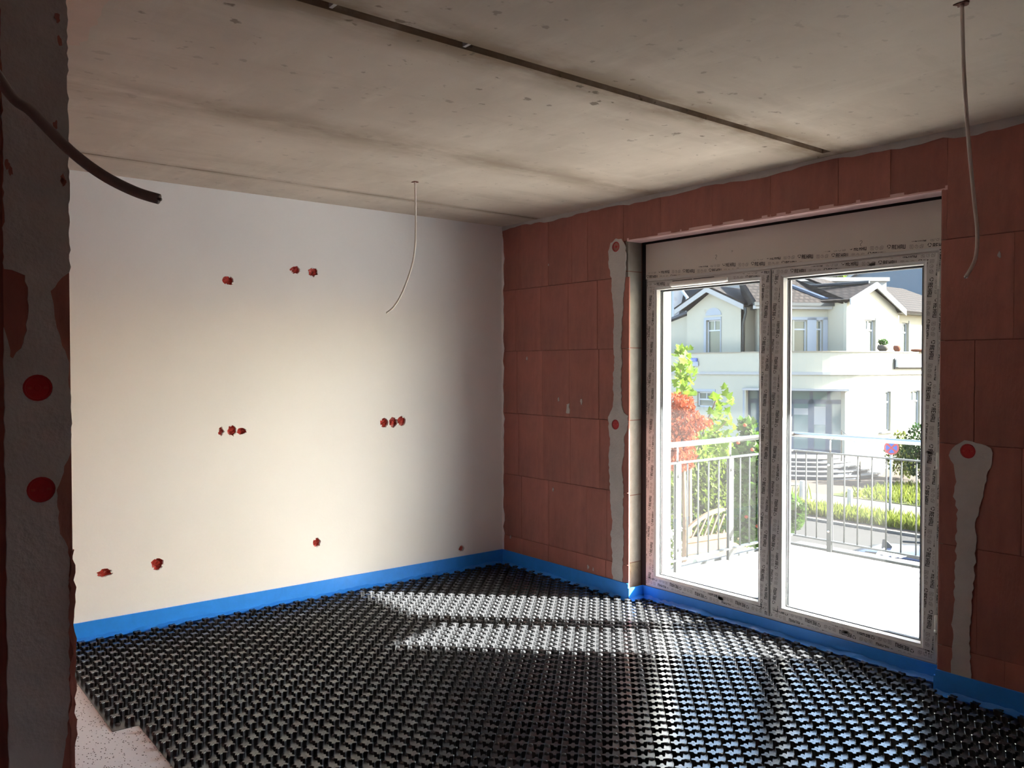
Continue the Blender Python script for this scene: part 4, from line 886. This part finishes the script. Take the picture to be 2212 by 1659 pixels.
# ================================================================== outside: the cream house
hs = thing('cream_house', 'two-storey cream house with rounded entrance corner and tiled roof', 'house')
def plane_uz(P, U, px, py):
    """pixel -> (u, z) on the vertical plane through P along U"""
    v = ray(px, py); n = (U[1], -U[0]); t_ = ((P[0]-CAM.x)*n[0]+(P[1]-CAM.y)*n[1])/(v.x*n[0]+v.y*n[1]); q = CAM+v*t_
    return (q.x-P[0])*U[0]+(q.y-P[1])*U[1], q.z
def facade(P, U, outline, rects, depth=.14, m='cream', nm='wall'):
    N = (U[1], -U[0]); g = lambda u, v, n: (P[0]+U[0]*u+N[0]*n, P[1]+U[1]*u+N[1]*n, v)
    mb = MB(); panel(mb, g, outline, [[(a, c_), (b, c_), (b, d), (a, d)] for a, b, c_, d in rects], depth); return mb.build(nm, m, hs)
def hwin(P, U, r, inset=.10, cross=True, split=.28, fw=.055, m='winframe', gm='winglass', par=None, mull=True):
    N = (U[1], -U[0]); a, b, c_, d = r; mb = MB(); n0, n1 = -inset-.05, -inset
    mb.obox(P, U, N, a, a+fw, n0, n1, c_, d); mb.obox(P, U, N, b-fw, b, n0, n1, c_, d); mb.obox(P, U, N, a, b, n0, n1, c_, c_+fw); mb.obox(P, U, N, a, b, n0, n1, d-fw, d)
    zs = d-(d-c_)*split
    if cross: mb.obox(P, U, N, a, b, n0, n1+.004, zs-.03, zs+.03)
    if cross and mull: mb.obox(P, U, N, (a+b)/2-.018, (a+b)/2+.018, n0, n1+.002, zs, d)
    f = mb.build('window', m, par or hs)
    def pane(u0, u1, z0, z1): MB().obox(P, U, N, u0, u1, -inset-.035, -inset-.028, z0, z1).build('pane', gm, f)
    if cross: 
        pane(a+fw, b-fw, c_+fw, zs-.03)
        if mull: pane(a+fw, (a+b)/2-.018, zs+.03, d-fw); pane((a+b)/2+.018, b-fw, zs+.03, d-fw)
        else: pane(a+fw, b-fw, zs+.03, d-fw)
    else: pane(a+fw, b-fw, c_+fw, d-fw)
    MB().obox(P, U, N, a-.001, b+.001, -inset-.25, -inset-.06, c_, d).build('lining', 'darkroof' if gm != 'doorglass' else 'bluegrey', f)
    return f
def rect(P, U, x0, x1, y0, y1):
    a, z1 = plane_uz(P, U, x0, y0); b, z0 = plane_uz(P, U, x1, y1); return (a, b, z0, z1)
ZP, ZC, ZD = 2.10, 1.30, .64                                    # parapet top, cornice, entrance head
C0, RR = (-14.6, 27.2), 3.7
# ground floor, front side (in shade)
PA, UA = (-26., 23.5), (1, 0)
small = rect(PA, UA, 1506, 1541, 846, 880)
facade(PA, UA, [(0, G), (11.4, G), (11.4, ZP), (0, ZP)], [small], .14); hwin(PA, UA, small, split=.5)
ul = small; MB().obox(PA, UA, (0, -1), ul[0]-.1, ul[1]+.1, 0, .025, ul[3]+.01, ul[3]+.12).build('window_trim', 'houseblue', hs)
# rounded corner: band above the entrance, solid pier on the right
seg = 20
def arcp(a, r=RR): return (C0[0]+r*math.cos(math.radians(a)), C0[1]+r*math.sin(math.radians(a)))
mb = MB()
for k in range(seg):
    a, b = -90+90*k/seg, -90+90*(k+1)/seg; p, q = arcp(a), arcp(b); zl = ZD if b <= -29.9 else G; pi, qi = arcp(a, RR-.3), arcp(b, RR-.3)
    mb.add([p+(zl,), q+(zl,), q+(ZP,), p+(ZP,), pi+(zl,), qi+(zl,), qi+(ZP,), pi+(ZP,)], [(0, 1, 2, 3), (5, 4, 7, 6), (1, 0, 4, 5), (3, 2, 6, 7)]+([(0, 3, 7, 4)] if abs(a+90) < 1e-6 else [])+([(0, 3, 7, 4)] if abs(a+27) < 4.6 else []))
mb.build('rounded_wall', 'cream', hs)
# sunlit side
PB, UB = (-10.9, 27.2), (0, 1)
rB = [rect(PB, UB, 1903, 1924, 846, 931), rect(PB, UB, 1966, 1987, 844, 927)]
facade(PB, UB, [(0, G), (14, G), (14, ZP), (0, ZP)], rB, .14)
for r in rB: hwin(PB, UB, r, split=.27, inset=.09); MB().obox(PB, UB, (1, 0), r[0]-.08, r[1]+.08, 0, .10, r[2]-.05, r[2]).build('window_sill', 'trimwhite', hs)
# cornice and parapet cap follow the corner
def band(z0, z1, out, nm, m):
    mb = MB(); pts = [(-26., 23.5)]+[arcp(-90+90*k/seg) for k in range(seg+1)]+[(-10.9, 41.2)]
    ou = [(-26., 23.5-out)]+[arcp(-90+90*k/seg, RR+out) for k in range(seg+1)]+[(-10.9+out, 41.2)]; inn = [(-26., 23.7)]+[arcp(-90+90*k/seg, RR-.2) for k in range(seg+1)]+[(-11.1, 41.2)]
    for i in range(len(pts)-1):
        a, b, c_, d = ou[i], ou[i+1], inn[i+1], inn[i]
        mb.add([a+(z0,), b+(z0,), c_+(z0,), d+(z0,), a+(z1,), b+(z1,), c_+(z1,), d+(z1,)], [(0, 3, 2, 1), (4, 5, 6, 7), (0, 1, 5, 4), (2, 3, 7, 6)])
    return mb.build(nm, m, hs)
band(ZC-.06, ZC+.05, .07, 'cornice', 'trimwhite'); band(ZP, ZP+.04, .04, 'parapet_cap', 'coping')
MB().prism([(-26, 23.7)]+[arcp(-90+90*k/10, RR-.3) for k in range(11)]+[(-11.2, 41), (-17, 41), (-17, 31), (-26, 31)], ZC-.1, ZC).build('terrace', 'walk', hs)
# entrance recess
e0, e1 = arcp(-90, RR), arcp(-30, RR); UE = Vector((e1[0]-e0[0], e1[1]-e0[1])); LE = UE.length; UE.normalize(); UE = (UE.x, UE.y); NE = (UE[1], -UE[0]); PE = (e0[0]-NE[0]*.75, e0[1]-NE[1]*.75); ZF = -1.78
MB().obox(PE, UE, NE, -.05, LE+.1, -.4, -.2, ZF, ZD+.1).build('entrance_back', 'bluegrey', hs)
MB().obox(PE, UE, NE, -.12, .0, -.2, .72, ZF, ZD).build('entrance_jamb', 'houseblue', hs); MB().obox(PE, UE, NE, LE-.06, LE+.05, -.2, .72, ZF, ZD).build('entrance_jamb', 'houseblue', hs)
MB().obox(PE, UE, NE, -.1, LE+.05, -.3, 1.3, ZD, ZD+.08).build('entrance_soffit', 'trimwhite', hs)
MB().obox(PE, UE, NE, -.1, LE+.05, -.3, .72, ZF-.6, ZF).build('entrance_landing', 'slate', hs)
ex = [plane_uz(PE, UE, px, 900)[0] for px in (1640, 1700, 1714, 1752, 1790, 1811)]
dz = lambda py: plane_uz(PE, UE, 1740, py)[1]
us = [0.0, ex[0], ex[1]-.02, (ex[1]+ex[2])/2, ex[3], ex[4], LE-.06]
for a, b in ((0, ex[0]), (ex[0], ex[2]-.1), (ex[2]-.1, ex[3]), (ex[3], ex[4]), (ex[4], LE-.06)):
    hwin(PE, UE, (a, b, dz(866), ZD), inset=-.02, cross=False, m='doorframe', gm='doorglass', fw=.06)
    hwin(PE, UE, (a, b, ZF, dz(866)), inset=-.02, cross=False, m='doorframe', gm='doorglass', fw=.11)
MB().obox(PE, UE, NE, ex[3]+.09, ex[4]-.09, .0, .012, dz(917), dz(878)).build('banner', 'banner', hs)
MB().obox(PE, UE, NE, ex[2]-.02, ex[3]-.10, .0, .012, dz(896), dz(882)).build('banner', 'banner', hs)
hp = [(PE[0]+UE[0]*(ex[2]-.06)+NE[0]*o_, PE[1]+UE[1]*(ex[2]-.06)+NE[1]*o_, z_) for o_, z_ in ((.02, -.35), (.09, -.42), (.10, -.75), (.09, -1.05), (.02, -1.1))]
MB().tube(bez(hp, 4), .018, 8).build('door_handle', 'steel', hs, True)
mid = (e0[0]+UE[0]*LE*.52, e0[1]+UE[1]*LE*.52); ang = math.atan2(NE[1], NE[0])
for k in range(5):
    r = 1.75+.32*(4-k); poly = [(mid[0]+r*math.cos(ang-1.5708+math.pi*j/22), mid[1]+r*math.sin(ang-1.5708+math.pi*j/22)) for j in range(23)]
    z0, z1 = ZF-.124*(5-k), ZF-.124*(4-k)
    st = MB().prism(poly, z0, z1-.03).build('step', 'slate', hs); po2 = [(mid[0]+(r+.03)*math.cos(ang-1.5708+math.pi*j/22), mid[1]+(r+.03)*math.sin(ang-1.5708+math.pi*j/22)) for j in range(23)]; MB().prism(po2, z1-.03, z1).build('nosing', 'nosing', st)
hr0 = at_depth(1818, 930, 29.2); hr1 = at_depth(1858, 965, 28.4)
MB().tube([(hr0.x, hr0.y, ZF), hr0, (hr1.x, hr1.y, hr1.z), (hr1.x, hr1.y, G)], .022, 8).build('stair_rail', 'steel', hs, True)
# upper floor, left gabled bay
PL, UL = (-22., 25.2), (1, 0)
aL, zeL = plane_uz(PL, UL, 1472, 668); bL, _ = plane_uz(PL, UL, 1605, 660); apu, apz = plane_uz(PL, UL, 1537, 630); ze = 4.10
wL = rect(PL, UL, 1526, 1556, 692, 772)
a0 = plane_uz(PL, UL, 1484, 700)[0]
facade(PL, UL, [(a0, ZC), (bL, ZC), (bL, ze-.05), (bL-.35, ze+.08), (apu, apz), (a0, ze-.12)], [wL], .14); hwin(PL, UL, wL)
mb = MB(); wn = .5*(wL[1]-wL[0])+.05; cu = (wL[0]+wL[1])/2; pts = [(cu+wn*math.cos(math.pi*k/14), wL[3]+.20+.62*wn*math.sin(math.pi*k/14)*1.25) for k in range(15)]
panel(mb, lambda u, v, n: (PL[0]+u, PL[1]-.02-n, v), pts, [], .03); mb.build('arch_panel', 'houseblue', hs)
ring2 = lambda r: [MB().obox(PL, UL, (0, -1), r[0]-.12, r[0], 0, .03, r[2], r[3]+.12).build('window_trim', 'houseblue', hs), MB().obox(PL, UL, (0, -1), r[1], r[1]+.05, 0, .03, r[2], r[3]+.12).build('window_trim', 'houseblue', hs), MB().obox(PL, UL, (0, -1), r[0], r[1], 0, .03, r[3], r[3]+.12).build('window_trim', 'houseblue', hs)]
ring2(wL)
yF, yB = 25.0, 30.0
def gable_roof_y(ul, ur, ua, zl, zr, za, y0, y1):
    A = lambda u, z_, y: (PL[0]+u, y, z_)
    MB().slab([A(ul, zl, y0), A(ua, za, y0), A(ua, za, y1), A(ul, zl, y1)][::-1], .10).build('roof_slope', 'roof', hs); MB().slab([A(ua, za, y0), A(ur, zr, y0), A(ur, zr, y1), A(ua, za, y1)][::-1], .10).build('roof_slope', 'roof', hs)
    for (u0, z0, u1, z1) in ((ul, zl, ua, za), (ua, za, ur, zr)):
        MB().slab([A(u0, z0-.20, y0-.02), A(u1, z1-.20, y0-.02), A(u1, z1+.02, y0-.02), A(u0, z0+.02, y0-.02)], .05).build('barge_board', 'trimwhite', hs)
gable_roof_y(aL-.1, bL+.28, apu, zeL-.05, ze+.0, apz+.16, yF-.15, yB)
xP = PL[0]+plane_uz(PL, UL, 1608, 700)[0]
MB().tube([(xP+.25, 24.9, ze-.1), (xP+.25, 24.95, ze-.3), (xP, 25.12, ze-.75), (xP, 25.12, ZC)], .055, 8).build('downpipe', 'galv', hs, True)
# wall left of the bay with a lean-to roof
PW, UW = (-24., 25.6), (1, 0); u9 = plane_uz(PW, UW, 1490, 700)[0]
facade(PW, UW, [(0, ZC), (u9, ZC), (u9, 3.9), (0, 2.6)], [], .1)
MB().slab([(-24, 25.4, 2.75), (-24+u9, 25.4, 4.05), (-24+u9, 28, 4.6), (-24, 28, 3.3)], .1).build('roof_slope', 'flash', hs)
# recessed wall and canted middle with french window
UC = (.5, .866); Pc = (-13.65, 26.1)
ul_, _ = plane_uz(Pc, UC, 1652, 700); ur_, _ = plane_uz(Pc, UC, 1788, 700); PC = (Pc[0]+UC[0]*ul_, Pc[1]+UC[1]*ul_); LC = ur_-ul_
ZE = 4.05
rC = [rect(PC, UC, 1688, 1712, 691, 772), rect(PC, UC, 1716, 1743, 691, 772), rect(PC, UC, 1763, 1777, 691, 772)]
facade(PC, UC, [(0, ZC), (LC, ZC), (LC, ZE), (0, ZE)], rC, .16)
for r in rC: hwin(PC, UC, r, mull=False, split=.25)
NC = (UC[1], -UC[0]); MB().obox(PC, UC, NC, rC[1][1]+.0, rC[2][0], 0, .03, ZP-.2, rC[1][3]+.1).build('window_trim', 'houseblue', hs); MB().obox(PC, UC, NC, rC[2][1], rC[2][1]+.2, 0, .03, ZP-.2, rC[1][3]+.1).build('window_trim', 'houseblue', hs); MB().obox(PC, UC, NC, rC[0][0]-.1, rC[2][1]+.2, 0, .03, rC[1][3], rC[1][3]+.12).build('window_trim', 'houseblue', hs)
xr = PL[0]+bL
facade((xr, 26.0), ((PC[0]-xr)/math.hypot(PC[0]-xr, PC[1]-26.0), (PC[1]-26.0)/math.hypot(PC[0]-xr, PC[1]-26.0)), [(-.1, ZC), (math.hypot(PC[0]-xr, PC[1]-26.0), ZC), (math.hypot(PC[0]-xr, PC[1]-26.0), ZE), (-.1, ZE)], [], .1)
MB().box(xr-.1, xr, 25.2, 26.1, ZC, ZE).build('wall', 'cream', hs)
ec = (PC[0]+UC[0]*LC, PC[1]+UC[1]*LC)
XG = -12.2; gy0 = CAM.y+ray(1829, 700).y*((XG-CAM.x)/ray(1829, 700).x); gy1 = CAM.y+ray(1942, 700).y*((XG-CAM.x)/ray(1942, 700).x)
UN_ = Vector((XG-ec[0], gy0-ec[1])); LN = UN_.length; UN_ = (UN_.x/LN, UN_.y/LN)
facade(ec, UN_, [(0, ZC), (LN, ZC), (LN, 4.1), (0, 4.1)], [], .1)
# sunlit gable
PG, UG = (XG, gy0), (0, 1); LG = gy1-gy0; ga_, gz = plane_uz(PG, UG, 1883, 622); wG = rect(PG, UG, 1867, 1890, 690, 772)
zr_ = 3.95
facade(PG, UG, [(0, ZC), (LG, ZC), (LG, zr_-.25), (LG-.45, zr_+.15), (ga_, gz), (0, 4.12)], [wG], .14); hwin(PG, UG, wG); 
MB().obox(PG, UG, (1, 0), wG[1], wG[1]+.12, 0, .03, wG[2], wG[3]+.1).build('window_trim', 'trimwhite', hs)
A = lambda u, z_, x: (x, gy0+u, z_)
for (u0, z0, u1, z1, nm) in ((-.12, 4.18, ga_, gz+.2, 'roof_slope'), (ga_, gz+.2, LG+.15, zr_-.02, 'roof_slope')):
    MB().slab([A(u0, z0, XG+.22), A(u1, z1, XG+.22), A(u1, z1, XG-5), A(u0, z0, XG-5)], .1).build(nm, 'roof', hs)
    MB().slab([A(u0, z0-.22, XG+.25), A(u1, z1-.22, XG+.25), A(u1, z1+.02, XG+.25), A(u0, z0+.02, XG+.25)], .06).build('barge_board', 'trimwhite', hs)
# set-back wall on the right
PR, UR = (-13.0, gy1-.1), (0, 1)
rR = [rect(PR, UR, 1945-14, 1945-8, 693, 772), rect(PR, UR, 1949, 1962, 697, 772)]
facade(PR, UR, [(0, ZC), (8, ZC), (8, 3.95), (0, 3.95)], rR[1:], .12); hwin(PR, UR, rR[1]); MB().obox(PR, UR, (1, 0), rR[1][1], rR[1][1]+.12, 0, .03, rR[1][2], rR[1][3]+.1).build('window_trim', 'trimwhite', hs)
MB().box(-12.95, -12.55, gy1+.1, gy1+8, 3.88, 4.0).build('eave_board', 'trimwhite', hs)
MB().slab([(-12.45, gy1-.3, 3.98), (-12.45, gy1+9, 3.98), (-16.5, gy1+9, 5.7), (-16.5, gy1-.3, 5.7)], .1).build('roof_slope', 'roof', hs)
# middle hip roof and gutter
def ext(p, q, s_): return (p[0]+q[0]*s_, p[1]+q[1]*s_)
g0 = ext(ext(PC, UC, -.6), NC, .30); g1 = ext(ext(PC, UC, LC+.1), NC, .30); k0 = ext(ext(PC, UC, .2), NC, -3.2); k1 = ext(ext(PC, UC, LC*.45), NC, -3.0)
MB().slab([g0+(ZE+.04,), g1+(ZE+.04,), k1+(5.55,), k0+(5.6,)], .1).build('roof_slope', 'roof', hs)
MB().obox(PC, UC, NC, -.6, LC+.12, .24, .36, ZE-.08, ZE+.04).build('gutter', 'galv', hs); MB().obox(PC, UC, NC, -.5, LC+.05, .0, .26, ZE-.2, ZE-.06).build('eave_board', 'trimwhite', hs)
MB().slab([g1+(ZE+.04,), (XG+.1, gy0-.1, 4.15), (XG-3.5, gy0+1.6, 5.45), k1+(5.55,)], .1).build('roof_slope', 'roof', hs)
MB().tube([Vector(g1+(ZE+.07,)), Vector(k1+(5.58,))], .09, 6).build('valley_flashing', 'flash', hs)
MB().tube([Vector(A(ga_, gz+.24, XG-.1)), Vector(A(ga_-.25, gz+.26, XG-3.2))], .08, 6).build('ridge_tiles', 'darkroof', hs)
MB().slab([(xr-.3, 25.75, ZE), g0+(ZE+.04,), k0+(5.6,), (xr-.5, 29, 5.5)], .1).build('roof_slope', 'roof', hs)
MB().obox((xr-.2, 25.8), (1, 0), (0, -1), 0, 2.4, -.05, .1, ZE-.12, ZE+.02).build('gutter', 'galv', hs)
# pale flat-roofed attic behind the ridge
pa, pb_ = at_depth(1660, 600, 39.5), at_depth(1915, 622, 39.5); ua_ = Vector((pb_.x-pa.x, pb_.y-pa.y)); la = ua_.length; ua_.normalize()
MB().obox((pa.x, pa.y), ua_, (ua_.y, -ua_.x), 0, la, -4, 0, 3.5, 5.62).build('attic_storey', 'trimwhite', hs); MB().obox((pa.x, pa.y), ua_, (ua_.y, -ua_.x), -.1, la+.1, -4.1, .12, 5.60, 5.78).build('attic_edge', 'trimwhite', hs)
# signs
def text_mesh(body, size, name, m, par, P, U, u, z_, off, sx=1.):
    cu_ = bpy.data.curves.new(name, 'FONT'); cu_.body = body; cu_.size = size; cu_.align_x = 'CENTER'; cu_.align_y = 'CENTER'; tmp = bpy.data.objects.new(name, cu_); COL.objects.link(tmp)
    dg = bpy.context.evaluated_depsgraph_get(); me = bpy.data.meshes.new_from_object(tmp.evaluated_get(dg)); bpy.data.objects.remove(tmp); N = (U[1], -U[0])
    for v in me.vertices: a, b = v.co.x*sx, v.co.y; v.co = (P[0]+U[0]*(u+a)+N[0]*off, P[1]+U[1]*(u+a)+N[1]*off, z_+b)
    me.materials.clear(); me.materials.append(MT[m]); return link(name, me, par)
t = thing('name_sign', 'white shop sign box on the sunlit parapet', 'sign'); s0, zt_ = plane_uz(PB, UB, 1931, 776); s1_, zb_ = plane_uz(PB, UB, 1998, 793)
MB().obox(PB, UB, (1, 0), s0, s1_, .06, .18, zb_, zt_).build('sign_box', 'signwhite', t); MB().obox(PB, UB, (1, 0), s0-.05, s1_+.02, .03, .07, zb_-.07, zt_+.04).build('back_plate', 'galv', t)
text_mesh('Ronny Lanker', .30, 'sign_text', 'signtext', t, PB, UB, (s0+s1_)/2+.05, (zb_+zt_)/2, .183, .85); seat(t)
t = thing('street_sign', 'small blue street name sign on the shaded parapet', 'sign'); s0, zt_ = plane_uz(PA, UA, 1487, 774); s1_, zb_ = plane_uz(PA, UA, 1508, 781); _, z3 = plane_uz(PA, UA, 1500, 791)
MB().obox(PA, UA, (0, -1), s0, s1_, .05, .09, zb_, zt_).build('name_plate', 'streetblue', t); MB().obox(PA, UA, (0, -1), s0, s1_+.04, .03, .07, z3, zb_-.005).build('lower_plate', 'houseblue', t)
text_mesh('Allee 5', .105, 'sign_text', 'signwhite', t, PA, UA, (s0+s1_)/2, (zb_+zt_)/2, .093); seat(t)
seat(hs)
# pots on the parapet
def pot(lb, px, r, h, m, plant):
    y = CAM.y+ray(px, 760).y*((-11.0-CAM.x)/ray(px, 760).x); t = thing('plant_pot', lb, 'plant pot', 'pots on the parapet'); c_ = (-11.0, y, ZP+.04)
    MB().lathe([(r*.55, 0), (r*.95, h*.35), (r, h*.7), (r*.85, h), (r*.75, h), (r*.7, h*.8)], c_, 14).build('pot_body', m, t, True)
    if plant: foliage(t, 'plant', 'hedge', [(c_[0], c_[1], c_[2]+h+.07, r*.9, r*.9, .13)], 220, .10, 'leaf', 31)
    seat(t)
pot('grey bowl planter with a green plant on the parapet', 1907, .21, .24, 'pot', True)
pot('small terracotta pot on the parapet right of the planter', 1938, .15, .24, 'terra', False)
pot('low terracotta bowl at the right end of the visible parapet', 1983, .28, .12, 'terra', False)

# ================================================================== outside: houses and trees farther off
t = thing('grey_gabled_house', 'tall blue grey house wall behind the cream house', 'house'); a, b = at_depth(1812, 600, 56), at_depth(2120, 600, 48); u_ = Vector((b.x-a.x, b.y-a.y)); L_ = u_.length; u_.normalize(); n_ = (u_.y, -u_.x)
zA, zM = at_depth(1812, 604, 56).z, at_depth(1985, 560, 52).z
mb = MB(); panel(mb, lambda u, v, n: (a.x+u_.x*u+n_[0]*n, a.y+u_.y*u+n_[1]*n, v), [(0, G), (L_, G), (L_, zM-.6), (L_*.5, zM+1.1), (0, zA-.5)], [], 6); mb.build('wall', 'bluegrey', t)
g = lambda u, n, z_: (a.x+u_.x*u+n_[0]*n, a.y+u_.y*u+n_[1]*n, z_)
MB().slab([g(-.2, .3, zA-.4), g(L_*.5, .3, zM+1.3), g(L_*.5, -6.5, zM+1.3), g(-.2, -6.5, zA-.4)], .2).build('roof_slope', 'trimwhite', t); MB().slab([g(L_*.5, .3, zM+1.3), g(L_+.2, .3, zM-.5), g(L_+.2, -6.5, zM-.5), g(L_*.5, -6.5, zM+1.3)], .2).build('roof_slope', 'roof', t); seat(t)
t = thing('mansard_house', 'house with a dark slate mansard roof behind the left gable', 'house'); a, b = at_depth(1425, 640, 54), at_depth(1600, 640, 50); u_ = Vector((b.x-a.x, b.y-a.y)); L_ = u_.length; u_.normalize(); n_ = (u_.y, -u_.x)
PM, UM = (a.x, a.y), (u_.x, u_.y); g = lambda u, n, z_: (a.x+u_.x*u+n_[0]*n, a.y+u_.y*u+n_[1]*n, z_)
MB().obox(PM, UM, n_, 0, L_*.44, -8, 0, G, 3.6).build('wall', 'cream', t)
MB().slab([g(-.2, .25, 3.6), g(L_*.46, .25, 3.6), g(L_*.56, -1.6, 8.4), g(-.2, -1.6, 8.4)], .2).build('mansard_roof', 'darkroof', t)
MB().slab([g(L_*.44, .32, 3.4), g(L_*.50, .32, 3.4), g(L_*.62, -1.5, 8.6), g(L_*.56, -1.5, 8.6)], .2).build('roof_verge', 'flash', t)
MB().obox(PM, UM, n_, L_*.56, L_*.98, -9, -2, G, 6.9).build('side_wall', 'trimwhite', t)
MB().slab([g(L_*.82, .0, 5.6), g(L_*1.25, .0, 5.2), g(L_*1.25, -6, 7.8), g(L_*.86, -6, 8.2)], .2).build('slate_roof', 'darkroof', t)
du0, du1 = plane_uz(PM, UM, 1452, 600)[0], plane_uz(PM, UM, 1462, 600)[0]
f = MB().obox(PM, UM, n_, du0-.9, du1, -1.5, .35, 3.9, 6.6).build('dormer', 'winframe', t); MB().obox(PM, UM, n_, du0-.75, du1-.12, .35, .36, 4.1, 6.4).build('pane', 'doorglass', f)
MB().tube([Vector(g(du1+.9, .3, 3.9)), Vector(g(du1+.9, .2, 5.9)), Vector(g(du1+.3, .2, 6.6))], .1, 8).build('downpipe', 'winframe', t, True); seat(t)
def far_tree(lb, px, py, D, r, h, seed, m='farleaf'):
    p = at_depth(px, py, D); t = thing('far_tree', lb, 'tree', 'trees behind the houses'); stemline(t, [(p.x, p.y, G-.02), (p.x, p.y, p.z)], .25, .1)
    foliage(t, 'crown', m, [(p.x, p.y, p.z, r, r, h), (p.x+r*.6, p.y, p.z-.6, r*.7, r*.7, h*.8), (p.x-r*.6, p.y, p.z-.5, r*.7, r*.7, h*.8)], 2500, .4, 'leaf', seed); seat(t)
far_tree('tree crown showing between the attic and the grey house', 1785, 590, 63, 1.6, 1.3, 51)
